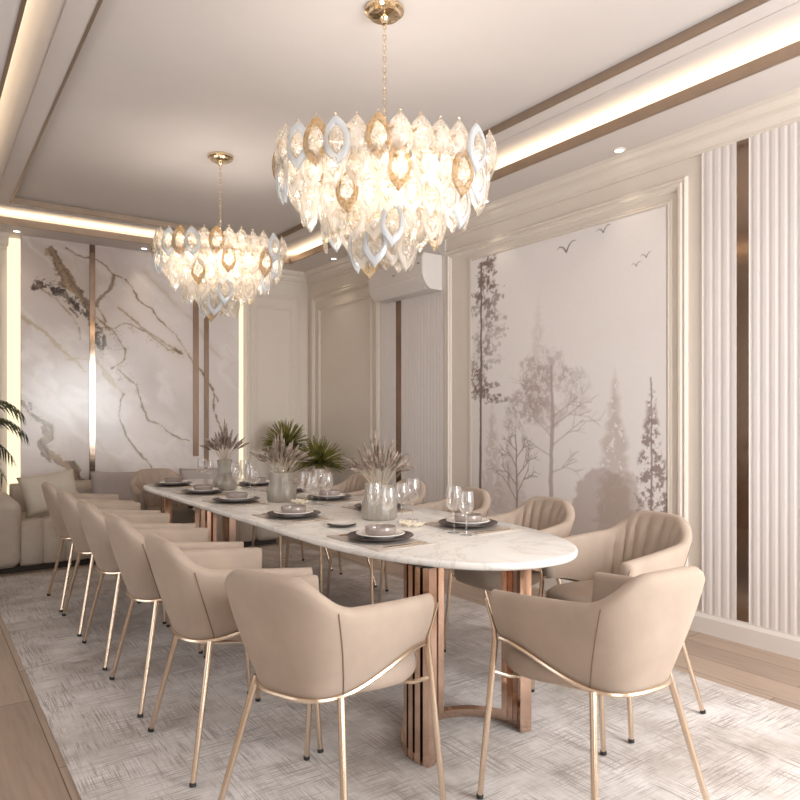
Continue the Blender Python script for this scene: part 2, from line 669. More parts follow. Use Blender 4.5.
# bronze mirror strips on the right wall
b = MB(); b.box(XR - 0.008, XR, 2.022, 2.095, 0.122, 2.792); struct(b.build('trim_10', MT['mirror'], smooth=False))
b = MB(); b.box(XR - 0.008, XR, 5.345, 5.445, 0.122, 2.792); struct(b.build('trim_11', MT['mirror'], smooth=False))

# picture mouldings: concentric profile (inset, height) around a rectangle
FP = [(0, 0), (0, 0.012), (0.012, 0.02), (0.02, 0.014), (0.03, 0.014), (0.036, 0.022), (0.05, 0.024), (0.058, 0.014), (0.07, 0.010), (0.075, 0.0)]


def moulding(plane, a0, a1, z0, z1, n, scale=1.0, prof=FP):
    b = MB()
    rings = []
    for d, h in prof:
        d *= scale
        h *= scale
        q = [(a0 + d, z0 + d), (a1 - d, z0 + d), (a1 - d, z1 - d), (a0 + d, z1 - d)]
        if plane == 'right':
            rings.append([(XR - h, a, z) for a, z in q])
        else:
            rings.append([(a, YF - h, z) for a, z in q])
    b.loft(rings, True, False, False)
    struct(b.build('trim_%d' % n, MT['wall'], angle=15))


moulding('right', 2.395, 4.685, 0.28, 2.69, 12)             # around the mural, outer
moulding('right', 2.50, 4.375, 0.40, 2.58, 13, 0.5)         # around the mural, inner
moulding('right', 5.72, 7.16, 0.26, 2.66, 14)               # corner panel
moulding('right', 5.87, 7.0, 0.41, 2.50, 15, 0.55)
moulding('far', 3.0, 3.66, 0.26, 2.66, 16, 0.8)             # far right panel
moulding('far', 3.10, 3.56, 0.36, 2.52, 17, 0.5)
moulding('far', -0.2, 0.655, 0.26, 2.66, 18, 0.8)           # far left panel

# ------------------------------------------------------------------ numpy noise painters
rng = np.random.default_rng(3)


def vnoise(x, y, seed):
    r = np.random.default_rng(seed)
    g = r.random((67, 67))
    xi = np.floor(x).astype(int); yi = np.floor(y).astype(int)
    fx = x - xi; fy = y - yi
    fx = fx * fx * (3 - 2 * fx); fy = fy * fy * (3 - 2 * fy)
    a = g[yi % 67, xi % 67]; b_ = g[yi % 67, (xi + 1) % 67]
    c = g[(yi + 1) % 67, xi % 67]; d = g[(yi + 1) % 67, (xi + 1) % 67]
    return (a * (1 - fx) + b_ * fx) * (1 - fy) + (c * (1 - fx) + d * fx) * fy


def fbm(x, y, seed, oct=5, rough=0.5):
    s = 0; a = 1; t = 0
    for o in range(oct):
        s = s + a * vnoise(x * 2 ** o + o * 17.3, y * 2 ** o + o * 9.1, seed + o)
        t += a; a *= rough
    return s / t


def seg_dist(X, Z, pts):
    """distance to a polyline and the running position 0..1 along it"""
    best = np.full(X.shape, 9.0); par = np.zeros(X.shape)
    n = len(pts) - 1
    for i in range(n):
        ax, az = pts[i]; bx, bz = pts[i + 1]
        dx, dz = bx - ax, bz - az
        L = dx * dx + dz * dz + 1e-9
        t = np.clip(((X - ax) * dx + (Z - az) * dz) / L, 0, 1)
        d = np.hypot(X - ax - t * dx, Z - az - t * dz)
        k = d < best
        best = np.where(k, d, best); par = np.where(k, (i + t) / n, par)
    return best, par


def painted_panel(name, mat, A, Zc, col, place):
    """dense grid sheet (thin slab) with a colour per vertex. place(a,z,front)->xyz"""
    H, W = A.shape
    front = place(A, Zc, True).reshape(-1, 3)
    idx = np.arange(H * W).reshape(H, W)
    quads = np.stack([idx[:-1, :-1], idx[:-1, 1:], idx[1:, 1:], idx[1:, :-1]], -1).reshape(-1, 4)
    border = np.concatenate([idx[0, :], idx[1:, -1], idx[-1, -2::-1], idx[-2:0:-1, 0]])
    back = place(A, Zc, False).reshape(-1, 3)[border]
    nb = len(border)
    bi = H * W + np.arange(nb)
    side = np.stack([border, np.roll(border, -1), np.roll(bi, -1), bi], -1)
    verts = np.concatenate([front, back])
    faces = np.concatenate([quads, side])
    me = bpy.data.meshes.new(name)
    me.vertices.add(len(verts))
    me.vertices.foreach_set('co', verts.astype(np.float32).ravel())
    me.loops.add(faces.size)
    me.loops.foreach_set('vertex_index', faces.astype(np.int32).ravel())
    me.polygons.add(len(faces))
    me.polygons.foreach_set('loop_start', np.arange(0, faces.size, 4, dtype=np.int32))
    me.update(calc_edges=True)
    ca = me.color_attributes.new('Col', 'FLOAT_COLOR', 'POINT')
    full = np.ones((len(verts), 4), np.float32)
    full[:H * W, :3] = col.reshape(-1, 3)
    full[H * W:, :3] = col.reshape(-1, 3)[border]
    ca.data.foreach_set('color', full.ravel())
    me.materials.append(mat)
    me.validate()
    o = bpy.data.objects.new(name, me)
    COL.objects.link(o)
    return o


def lerp(c, d, k):
    k = np.clip(k, 0, 1)[..., None]
    return c * (1 - k) + np.array(d, float) * k


# ------------------------------------------------------------------ gold-veined marble slab on the far wall
SX0, SX1, SZ0, SZ1 = 0.80, 2.90, 0.0, 2.93
xs = np.arange(SX0, SX1 + 1e-6, 0.0075); zs = np.linspace(SZ0, SZ1, 390)
X, Z = np.meshgrid(xs, zs)
wx = X + 0.10 * (fbm(X * 4, Z * 4, 11, 6, 0.6) - 0.5)
wz = Z + 0.10 * (fbm(X * 4 + 40, Z * 4, 12, 6, 0.6) - 0.5)
col = np.zeros(X.shape + (3,)) + np.array(S(224, 214, 211))
qx = X + 0.35 * (fbm(X * 2, Z * 2, 33, 5) - 0.5)
cloud = fbm((qx + Z) * 1.1 + 5, (qx - Z) * 0.8 + 8, 31, 6)
col = lerp(col, S(198, 188, 185), (cloud - 0.47) * 2.4)
diag = fbm((qx - 0.8 * Z) * 1.2 + 20, (qx * 0.8 + Z) * 2.2 + 30, 41, 6)
col = lerp(col, S(236, 230, 228), np.exp(-((diag - 0.5) / 0.05) ** 2) * 0.55)
col = lerp(col, S(190, 180, 176), np.exp(-((diag - 0.40) / 0.008) ** 2) * 0.22)
GOLD, BROWN, DARK, OCHRE = S(158, 132, 98), S(118, 88, 62), S(66, 50, 44), S(180, 162, 132)
hf = fbm(X * 16, Z * 16, 51, 5, 0.6) - 0.5
hf2 = fbm(X * 34 + 7, Z * 34, 55, 4, 0.6) - 0.5
fibre = fbm((X * 0.47 - Z * 0.88) * 5 + 40, (X * 0.88 + 0.47 * Z) * 42, 57, 4)
veins = [
    ([(1.023, 2.829), (1.12, 2.68), (1.20, 2.55), (1.281, 2.448), (1.38, 2.33), (1.43, 2.20)], 0.062, BROWN, 0.9, 'spin'),
    ([(0.947, 2.511), (1.05, 2.47), (1.16, 2.43), (1.25, 2.33), (1.37, 2.24), (1.44, 2.10), (1.47, 1.956)], 0.034, DARK, 1.0, 'frag'),
    ([(0.947, 2.511), (1.073, 2.37), (1.203, 2.211), (1.281, 2.103), (1.30, 2.0)], 0.007, BROWN, 0.7, 'frag'),
    ([(1.39, 2.22), (1.50, 2.13), (1.53, 2.0), (1.50, 1.93)], 0.020, DARK, 0.9, 'frag'),
    ([(1.16, 2.43), (1.20, 2.28), (1.26, 2.20)], 0.010, DARK, 0.8, 'frag'),
    ([(1.164, 2.868), (1.26, 2.82), (1.388, 2.793), (1.608, 2.659), (1.75, 2.631), (1.836, 2.445), (2.014, 2.31), (2.196, 2.108), (2.384, 1.838), (2.577, 1.591), (2.676, 1.433)], 0.007, BROWN, 0.85, ''),
    ([(1.608, 2.659), (1.60, 2.58), (1.552, 2.505), (1.443, 2.377), (1.525, 2.209)], 0.011, BROWN, 0.75, ''),
    ([(1.664, 2.339), (1.779, 2.229), (1.954, 2.092), (2.227, 1.939)], 0.011, GOLD, 0.8, ''),
    ([(1.525, 2.15), (1.60, 2.14), (1.721, 2.165), (1.924, 2.105), (2.0, 2.04), (2.134, 1.95), (2.258, 1.941)], 0.006, BROWN, 0.75, ''),
    ([(0.799, 2.191), (0.972, 2.066), (1.125, 1.921), (1.281, 1.787), (1.361, 1.704)], 0.012, OCHRE, 0.7, ''),
    ([(1.20, 1.80), (1.36, 1.82), (1.44, 1.79)], 0.010, OCHRE, 0.6, ''),
    ([(1.443, 2.231), (1.58, 2.125), (1.721, 1.926), (1.70, 1.83), (1.622, 1.773), (1.693, 1.687), (1.807, 1.571), (1.88, 1.40), (1.939, 1.24), (2.134, 1.116), (2.352, 1.02)], 0.007, BROWN, 0.8, ''),
    ([(1.721, 1.926), (1.70, 1.83), (1.60, 1.74)], 0.010, DARK, 0.8, 'frag'),
    ([(1.443, 1.823), (1.58, 1.653), (1.693, 1.478)], 0.020, OCHRE, 0.75, 'spin'),
    ([(1.693, 1.478), (1.664, 1.3), (1.721, 1.091), (1.866, 0.908), (1.984, 0.721), (2.074, 0.564)], 0.007, BROWN, 0.8, ''),
    ([(0.799, 1.392), (0.873, 1.296), (0.95, 1.25), (1.048, 1.184), (1.073, 1.071), (0.98, 1.03)], 0.017, BROWN, 0.9, ''),
    ([(0.86, 1.38), (0.90, 1.30), (1.0, 1.20), (1.07, 1.13)], 0.010, DARK, 0.7, 'frag'),
    ([(1.04, 1.14), (1.03, 1.06), (0.99, 1.0), (1.02, 0.90), (1.125, 0.829), (1.229, 0.754), (1.308, 0.606)], 0.045, GOLD, 0.85, ''),
    ([(2.19, 1.96), (2.28, 1.91)], 0.025, BROWN, 0.9, 'spin'),
    ([(2.384, 1.838), (2.61, 1.56), (2.643, 1.336), (2.726, 1.078), (2.776, 0.947)], 0.010, BROWN, 0.8, ''),
    ([(1.9, 2.72), (2.3, 2.35), (2.7, 1.9)], 0.012, S(200, 188, 172), 0.45, ''),
    ([(0.8, 1.75), (1.2, 1.35), (1.7, 0.7)], 0.010, S(204, 194, 182), 0.45, ''),
]
for k, (pts, w, c, op, mode) in enumerate(veins):
    d, p = seg_dist(wx, wz, pts)
    ww = w * np.clip(0.1 + 1.7 * fbm(X * 7 + k * 3, Z * 7, 60 + k, 4), 0.2, 2)
    if mode == 'spin':
        ww = ww * np.sin(np.clip(p * 0.88 + 0.10, 0, 1) * PI) ** 0.6
    if mode == 'frag':
        ww = ww * np.clip((fbm(X * 12 + k, Z * 12, 80 + k, 4) - 0.40) / 0.08, 0, 1.4)
    rag = d + (hf * 1.5 + hf2 * 0.9) * min(w, 0.03) * 1.6
    inner = np.clip((ww - rag) / (0.25 * w + 0.003) + 0.5, 0, 1)
    col = lerp(col, S(204, 190, 170), np.exp(-(d / (w * 2.0 + 0.012)) ** 2) * 0.30)
    cc = np.array(c)
    if w >= 0.04:
        tone = np.clip((fibre - 0.35) / 0.3, 0, 1)[..., None]
        cc = np.array(S(92, 66, 48)) * (1 - tone) + np.array(S(178, 150, 116)) * tone
        k_ = (inner * op)[..., None]
        col = col * (1 - k_) + cc * k_
        edge = np.exp(-((rag - ww) / 0.005) ** 2) * np.clip((hf2 + 0.05) / 0.1, 0, 1)
        col = lerp(col, DARK, edge * 0.75)
    else:
        col = lerp(col, cc, inner * op * np.clip(0.7 + hf2 * 1.2 + 0.3, 0.3, 1))


crack = np.abs(fbm(wx * 7, wz * 7, 201, 5, 0.55) - 0.5)
crack2 = np.abs(fbm(wx * 11 + 9, wz * 11, 211, 4, 0.55) - 0.5)
for pts, reach, c, op in [([(0.98, 2.53), (1.16, 2.43), (1.39, 2.23), (1.50, 2.05), (1.52, 1.92)], 0.11, DARK, 0.9),
                          ([(1.08, 2.74), (1.25, 2.48), (1.40, 2.28)], 0.07, S(92, 66, 48), 0.7),
                          ([(1.50, 2.2), (1.70, 1.93), (1.66, 1.72), (1.80, 1.56)], 0.10, BROWN, 0.6),
                          ([(1.75, 2.15), (2.0, 2.02), (2.26, 1.92)], 0.07, GOLD, 0.6),
                          ([(0.85, 1.36), (1.05, 1.17), (1.02, 0.95)], 0.07, BROWN, 0.6)]:
    d, p = seg_dist(wx, wz, pts)
    near = np.clip(1 - d / reach, 0, 1)
    k_ = np.maximum(np.clip(1 - crack / (0.026 * near + 1e-4), 0, 1), np.clip(1 - crack2 / (0.020 * near + 1e-4), 0, 1)) * np.clip(near * 2.5, 0, 1)
    col = lerp(col, c, k_ * op)


def place_far(a, z, fr):
    return np.stack([a, np.full(a.shape, YF - 0.05 if fr else YF - 0.002), z], -1)


slab = painted_panel('marble_panel', MT['slab'], X, Z, col, place_far)
tag(slab, 'tall white marble slab with brown and gold veins, behind the sofa', 'marble panel')

for k, (x0, x1, zb) in enumerate([(1.382, 1.432, 0.02), (2.392, 2.452, 0.85), (2.51, 2.56, 0.02)]):
    b = MB(); b.box(x0, x1, YF - 0.063, YF - 0.0515, zb, 2.925)
    o = b.build('bronze_strip', MT['mirror'], smooth=False)
    tag(o, ['bronze mirror strip standing alone on the marble, running down behind the sofa',
            'shorter bronze strip on the marble ending above the table, left of a close pair',
            'full-length bronze strip, right one of the close pair on the marble'][k], 'metal strip', 'bronze strips on the marble wall')
for k, (x0, x1) in enumerate([(0.692, 0.797), (2.903, 2.962)]):
    b = MB(); b.box(x0, x1, YF - 0.02, YF - 0.001, 0.02, 2.90)
    tag(b.build('light_strip', MT['led'], smooth=False),
        ['warm glowing vertical light strip along the left edge of the marble', 'warm glowing vertical light strip along the right edge of the marble'][k],
        'light strip', 'light strips beside the marble')

# ------------------------------------------------------------------ misty forest mural on the right wall
ys = np.linspace(4.345, 2.53, 330); zs = np.linspace(0.44, 2.545, 382)
Y, Z = np.meshgrid(ys, zs)
U = (4.345 - Y)
col = np.zeros(Y.shape + (3,)) + np.array(S(236, 230, 228))
col = lerp(col, S(208, 196, 189), (0.8 - U) * 0.40 + (1.25 - Z) * 0.50 - 0.05)
mist = fbm(Y * 1.7, Z * 2.2, 5, 5)
col = lerp(col, S(234, 227, 225), (mist - 0.46) * 2.6)
n1 = fbm(Y * 30, Z * 30, 101, 4); n2 = fbm(Y * 14, Z * 14, 111, 4); n3 = fbm(Y * 60, Z * 60, 121, 3)
jy = Y + 0.035 * (fbm(Y * 10, Z * 10, 131, 4) - 0.5)
jz = Z + 0.035 * (fbm(Y * 10 + 30, Z * 10, 141, 4) - 0.5)


def fir(yc, z0, z1, hw, c, op, seed, soft=0.02, gaps=0.5, fade=0.0):
    global col
    t = np.clip((z1 - Z) / (z1 - z0), 0, 1)
    layers = 0.75 + 0.25 * np.abs(np.sin(t * 26 + 3 * fbm(Y * 8, Z * 8, seed, 3)))
    half = hw * t ** 0.75 * layers * (0.7 + 0.6 * fbm(Y * 6, Z * 20, seed + 3, 3))
    inside = np.clip((half - np.abs(jy - yc)) / soft, 0, 1) * (Z < z1) * (Z > z0)
    tex = np.clip((fbm(Y * 30 + seed, Z * 30, seed + 7, 4, 0.7) - gaps + 0.06) / 0.09, 0, 1)
    f = 1 - fade * np.clip((t - 0.4) / 0.6, 0, 1)
    col = lerp(col, c, inside * tex * op * f)


def line(pts, w, c, op, soft=0.006, zfade=None):
    global col
    d, p = seg_dist(jy * 0.5 + Y * 0.5, jz * 0.5 + Z * 0.5, pts)
    a = np.clip((w * (1 - 0.45 * p) - d) / soft + 0.5, 0, 1)
    col = lerp(col, c, a * op)


def branches(y, z, ang, L, w, depth, c, op, rnd):
    y2 = y + L * math.sin(ang); z2 = z + L * math.cos(ang)
    ym = (y + y2) / 2 + rnd.uniform(-.015, .015)
    line([(y, z), (ym, (z + z2) / 2), (y2, z2)], w, c, op)
    if depth:
        for s in (-1, 1, rnd.choice([-1, 1])):
            k = rnd.uniform(0.4, 0.95)
            branches(y + (y2 - y) * k, z + (z2 - z) * k, ang + s * rnd.uniform(0.35, 0.8), L * rnd.uniform(0.45, 0.62), w * 0.62, depth - 1, c, op, rnd)


T1 = S(128, 108, 100); T2 = S(176, 160, 154); T3 = S(206, 193, 186)
# ghost trees
fir(3.60, 1.0, 2.2, 0.22, S(212, 200, 196), 0.55, 301, 0.06, 0.4, 0.8)
fir(4.09, 0.55, 1.45, 0.17, S(196, 180, 172), 0.6, 311, 0.05, 0.4, 0.3)
fir(3.9, 0.5, 1.1, 0.25, S(190, 174, 166), 0.4, 315, 0.05, 0.38, 0.0)
# pale fir right of centre
fir(2.915, 0.55, 1.60, 0.20, S(190, 176, 168), 0.7, 321, 0.05, 0.38, 0.25)
# rounded bush
bd = np.hypot((jy - 3.03) / 0.27, (jz - 0.58) / 0.36) + 0.35 * (n2 - 0.5)
col = lerp(col, S(170, 152, 145), np.clip((1 - bd) / 0.08, 0, 1) * 0.6)
bd = np.hypot((jy - 2.86) / 0.2, (jz - 0.5) / 0.42) + 0.3 * (n2 - 0.5)
col = lerp(col, S(176, 158, 148), np.clip((1 - bd) / 0.12, 0, 1) * 0.55)
# middle deciduous tree
rb = random.Random(5)
line([(3.466, 0.5), (3.47, 0.9), (3.45, 1.25), (3.47, 1.62)], 0.022, T2, 0.85)
for zz, s, L in [(0.98, 1, .32), (1.05, -1, .34), (1.12, 1, .36), (1.18, -1, .32), (1.25, -1, .28), (1.3, 1, .3), (0.86, -1, .25)]:
    branches(3.462, zz, s * rb.uniform(0.9, 1.35), L, 0.007, 2, T2, 0.5, rb)
lace = np.clip((fbm(Y * 34, Z * 34, 163, 4, 0.7) - 0.45) / 0.08, 0, 1)
for cy_, cz_, ry_, rz_, o_ in [(3.60, 1.52, .20, .20, .62), (3.74, 1.36, .20, .17, .66), (3.46, 1.60, .18, .16, .45), (3.30, 1.50, .20, .15, .38), (3.55, 1.28, .2, .12, .5), (3.85, 1.22, .12, .10, .62), (3.25, 1.34, .15, .1, .25)]:
    cr = np.hypot((jy - cy_) / ry_, (jz - cz_) / rz_) + 1.1 * (fbm(Y * 9, Z * 9, 151, 4) - 0.5)
    col = lerp(col, T2, np.clip((1 - cr) / 0.25, 0, 1) * (0.25 + 0.75 * lace) * o_)
# bare tree
rb = random.Random(9)
line([(3.82, 0.45), (3.815, 0.8), (3.83, 1.12)], 0.012, S(150, 132, 124), 0.85)
for zz, s, L in [(0.62, 1, .24), (0.66, -1, .24), (0.74, 1, .22), (0.8, -1, .24), (0.88, 1, .18), (0.95, -1, .18), (1.0, 1, .13)]:
    branches(3.82, zz, s * rb.uniform(0.5, 0.95), L, 0.006, 2, S(150, 132, 124), 0.8, rb)
# dark slender fir on the right
line([(2.638, 0.45), (2.636, 1.0), (2.64, 1.5)], 0.008, S(140, 122, 116), 0.9)
fir(2.638, 0.45, 1.50, 0.19, S(150, 132, 126), 0.92, 331, 0.03, 0.53)
# tall pine on the left
line([(4.235, 0.44), (4.225, 1.2), (4.22, 2.5)], 0.016, S(112, 90, 80), 0.95)
pl = np.clip((fbm(Y * 30, Z * 30, 171, 4, 0.7) - 0.43) / 0.08, 0, 1)
for k in range(40):
    zz = 1.40 + k * 0.029
    yy = 4.19 + rb.uniform(-0.16, 0.13)
    ra, rc = rb.uniform(0.08, 0.15), rb.uniform(0.03, 0.06)
    if zz > 2.35:
        yy, ra = 4.19 + rb.uniform(-.10, .07), ra * 0.7
    q = np.hypot((jy - yy) / ra, (jz - zz) / rc) + 1.2 * (fbm(Y * 18, Z * 18, 400 + k, 3) - 0.5)
    dk = 1.0 - 0.55 * smooth01((2.30 - zz) / 0.35) + 0.45 * smooth01((1.72 - zz) / 0.2)
    col = lerp(col, T1, np.clip((1 - q) / 0.2, 0, 1) * (0.12 + 0.88 * pl) * min(0.85, 0.8 * dk))
# birds
for (yb_, zb_, s) in [(3.325, 2.44, 0.085), (3.005, 2.50, 0.055), (2.747, 2.225, 0.035), (2.674, 2.268, 0.04)]:
    d, p = seg_dist(Y, Z, [(yb_ + s, zb_ + s * 0.12), (yb_ + s * 0.72, zb_ + s * 0.30), (yb_ + s * 0.35, zb_ + s * 0.18), (yb_, zb_ - s * 0.25), (yb_ - s * 0.25, zb_ + s * 0.22), (yb_ - s * 0.6, zb_ + s * 0.52), (yb_ - s, zb_ + s * 0.50)])
    w = s * 0.085 * (1 - np.abs(p - 0.5) * 1.5)
    col = lerp(col, S(104, 90, 84), np.clip((w - d) / 0.004 + 0.5, 0, 1) * 0.9)
col = col * (0.985 + 0.03 * n3[..., None])


def place_right(a, z, fr):
    return np.stack([np.full(a.shape, XR - 0.012 if fr else XR - 0.001), a, z], -1)


mu = painted_panel('forest_mural', MT['mural'], Y, Z, col, place_right)
tag(mu, 'framed mural of misty trees and four flying birds on the right wall', 'mural')

# ------------------------------------------------------------------ rug
b = MB(); b.rbox(0.445, 3.07, 0.45, 6.2, 0.001, 0.013, 0.004, 2)
tag(b.build('area_rug', MT['rug']), 'pale grey distressed rug lying under the dining table', 'rug')

# ------------------------------------------------------------------ dining table
TCX, TY0, TY1, THW, TZ = 1.862, 1.715, 5.66, 0.497, 0.745


def table_outline(inset, n=40):
    pts = []
    for sgn, a0, sl, ex in ((1, 0, 0.62, 2.5), (-1, PI, 1.0, 2.3)):
        e = 2 / ex
        for k in range(n + 1):
            a = a0 + PI * k / n
            c, s_ = math.cos(a), abs(math.sin(a))
            px = math.copysign(abs(c) ** e, c) * (THW - inset)
            py = s_ ** e * (sl - inset) if s_ > 1e-9 else 0
            pts.append((TCX + px, TY1 - sl + py if sgn > 0 else TY0 + sl - py))
    return pts


table = thing('dining_table', 'long oval white marble dining table on rose gold fluted pedestals, on the rug', 'table', (TCX, (TY0 + TY1) / 2, 0.013))
OFF = Vector((TCX, (TY0 + TY1) / 2, 0.013))


def local(b):
    b.v = [(x - OFF.x, y - OFF.y, z - OFF.z) for x, y, z in b.v]
    return b


b = MB()
b.loft([[(x, y, z) for x, y in table_outline(i)] for i, z in [(0.012, TZ - 0.028), (0.003, TZ - 0.025), (0, TZ - 0.018), (0, TZ - 0.008), (0.003, TZ - 0.002), (0.01, TZ)]])
local(b).build('tabletop', MT['marble'], table, angle=50)
b = MB()
b.loft([[(x, y, z) for x, y in table_outline(i)] for i, z in [(0.31, TZ - 0.042), (0.30, TZ - 0.040), (0.30, TZ - 0.029)]])
local(b).build('under_frame', MT['rose'], table, angle=50)


def pedestal(yc, sgn):
    """C-shaped rose-gold pedestal: bar clusters on a curved plinth"""
    cxx = 1.74
    def arc(a, r):
        return (cxx + r * math.cos(a), yc + sgn * r * 0.9 * math.sin(a))
    b = MB()
    rings = []
    for k in range(25):
        a = math.radians(-6 + 192 * k / 24)
        (xo, yo), (xi, yi) = arc(a, 0.268), arc(a, 0.225)
        rings.append([(xi, yi, 0.014), (xo, yo, 0.014), (xo, yo, 0.044), (xi, yi, 0.044)])
    b.loft(rings)
    local(b).build('base_rail', MT['rose'], table, angle=30)
    for deg in (-4, 97, 184):
        b = MB()
        for j in range(4):
            a = math.radians(deg + (j - 1.5) * 9)
            x, y = arc(a, 0.247)
            t = Vector((-math.sin(a), sgn * 0.9 * math.cos(a))).normalized()
            nrm = Vector((math.cos(a), sgn * math.sin(a))).normalized()
            w, d = 0.013, 0.024
            ring = [(x + t.x * u * w + nrm.x * v_ * d, y + t.y * u * w + nrm.y * v_ * d) for u, v_ in ((-1, -1), (1, -1), (1, 1), (-1, 1))]
            b.extrude(ring, 0.014, TZ - 0.0285)
        local(b).build('bar_cluster', MT['rose'], table, smooth=False)


pedestal(2.03, 1)
pedestal(5.10, -1)

# ------------------------------------------------------------------ armchair


def make_chair(label):
    root = thing('dining_armchair', label, 'chair', (0, 0, 0.0165), 0, 'beige velvet armchairs around the table')

    def curve(pts):
        """arc-length parametrised smooth half outline from the middle of the back to the arm tip"""
        P = [Vector((-pts[1][0], pts[1][1]))] + [Vector(p) for p in pts]
        P.append(P[-1] * 2 - P[-2])
        out = []
        for i in range(1, len(P) - 2):
            for k in range(16):
                t = k / 16
                p0, p1, p2, p3 = P[i - 1:i + 3]
                out.append(0.5 * ((2 * p1) + (p2 - p0) * t + (2 * p0 - 5 * p1 + 4 * p2 - p3) * t * t + (3 * p1 - p0 - 3 * p2 + p3) * t ** 3))
        out.append(P[-2])
        L = [0]
        for i in range(1, len(out)):
            L.append(L[-1] + (out[i] - out[i - 1]).length)

        def f(a):
            s_ = -1 if a < 0 else 1
            d = min(1, abs(a)) * L[-1]
            i = 0
            while i < len(L) - 2 and L[i + 1] < d:
                i += 1
            k = (d - L[i]) / max(1e-9, L[i + 1] - L[i])
            p = out[i].lerp(out[i + 1], k)
            return Vector((s_ * p.x, p.y))
        return f

    top = curve([(0, -0.330), (0.11, -0.320), (0.186, -0.276), (0.230, -0.18), (0.256, -0.01), (0.268, 0.175)])
    bot = curve([(0, -0.232), (0.076, -0.225), (0.130, -0.190), (0.176, -0.11), (0.210, 0.015), (0.230, 0.168)])

    def ztop(a):
        a = abs(a)
        k = max(0, a - 0.42) / 0.58
        return 0.718 - 0.034 * k + 0.090 * smooth01((0.46 - a) / 0.30) - 0.006 * min(1, a / 0.2) ** 2

    def zbot(a):
        return 0.446 + 0.080 * smooth01((abs(a) - 0.25) / 0.75)

    NU = 192
    rings = []
    us = [-1 + 2 * i / NU for i in range(NU + 1)]

    def section(a, shrink=1.0, fwd=0.0):
        da = 0.004
        a0, a1 = max(-1, a - da), min(1, a + da)
        tt = (top(a1) - top(a0)).normalized()
        nrm = Vector((tt.y, -tt.x))            # outwards (path runs left tip -> back -> right tip)
        if nrm.dot(top(a) - Vector((0, 0.0))) < 0:
            nrm = -nrm
        zt, zb = ztop(a), zbot(a)
        th = 0.050
        ring = []
        tip = abs(a) > 0.999
        NV = 9
        pts = []
        for k in range(NV + 1):                     # outer face, bottom to top
            v = k / NV
            p = bot(a).lerp(top(a), v ** 1.05)
            bul = 0.010 * math.sin(v * PI)
            pts.append((p + nrm * bul, zb + (zt - th * 0.5 - zb) * v))
        for k in range(1, 6):                       # rolled top edge
            an = PI * k / 6
            p = top(a) - nrm * th * 0.5 * (1 - math.cos(an))
            pts.append((p, zt - th * 0.5 + th * 0.5 * math.sin(an)))
        for k in range(NV + 1):                     # inner face, top to bottom
            v = 1 - k / NV
            p = bot(a).lerp(top(a), v ** 1.05)
            ch = 0.0
            if abs(a) < 0.52:
                env = smooth01((0.52 - abs(a)) / 0.06) * smooth01((1.0 - v) / 0.12 + 0.15)
                ch = 0.015 * env * abs(math.sin(abs(a) / 0.52 * 4.5 * PI + PI / 2)) ** 0.6
            pts.append((p - nrm * (th + ch), zb + (zt - th * 0.5 - zb) * v))
        zm = (zt + zb) / 2
        cm = (top(a) + bot(a)) / 2 - nrm * th * 0.5
        for p, z in pts:
            if shrink < 1:
                q = cm + (p - cm) * 1.0
                inn = (cm - p)
                inn = nrm * inn.dot(nrm)
                p = p + inn * (1 - shrink)
                z = zm + (z - zm) * (1 - (1 - shrink) * 0.10)
            ring.append((p.x, p.y + fwd, z))
        return ring

    rings.append(section(-1, 0.35, 0.022))
    rings.append(section(-1, 0.75, 0.015))
    rings += [section(a) for a in us]
    rings.append(section(1, 0.75, 0.015))
    rings.append(section(1, 0.35, 0.022))
    b = MB(); b.loft(rings)
    shell = b.build('backrest_shell', MT['velvet'], root, angle=60)
    for s in (-1, 1):                               # seam between back and arm
        b = MB()
        ring = section(s * 0.37)
        pth = [Vector(p) for p in ring[:10]]
        c = Vector((0, 0, 0))
        out = (pth[5] - Vector(ring[19])).normalized()
        b.tube([p + out * 0.0006 for p in pth], 0.0022, 6)
        b.build('seam', MT['velvet_seam'], shell)
    # seat cushion
    b = MB()
    rr = []
    def seat_ring(ins, z):
        out = []
        for k in range(48):
            t = 2 * PI * k / 48
            c, s_ = math.cos(t), math.sin(t)
            e = 2 / 3.4
            x = math.copysign(abs(c) ** e, c) * (0.208 - ins)
            y = math.copysign(abs(s_) ** e, s_) * (0.250 - ins) + 0.026
            if y < 0:
                x *= 1 + 1.3 * y
            out.append((x, y, z + max(0, 0.10 - y) * 0.16 * (z < 0.45)))
        return out
    for ins, z in [(0.07, 0.400), (0.03, 0.402), (0.008, 0.413), (0, 0.430), (0, 0.462), (0.006, 0.482), (0.022, 0.496), (0.06, 0.504), (0.12, 0.508), (0.2, 0.508)]:
        rr.append(seat_ring(ins, z))
    b.loft(rr)
    b.build('seat', MT['velvet'], root, angle=60)
    # gold rim along the lower edge of the shell
    b = MB()
    pth = []
    for i in range(0, NU + 1, 4):
        a = us[i]
        p = bot(a)
        t = (bot(min(1, a + .01)) - bot(max(-1, a - .01))).normalized()
        nr = Vector((t.y, -t.x))
        if nr.dot(p) < 0:
            nr = -nr
        p = p + nr * 0.003
        pth.append((p.x, p.y, zbot(a) - 0.004))
    b.tube(pth, 0.0085, 8)
    b.build('rim_tube', MT['gold'], root)
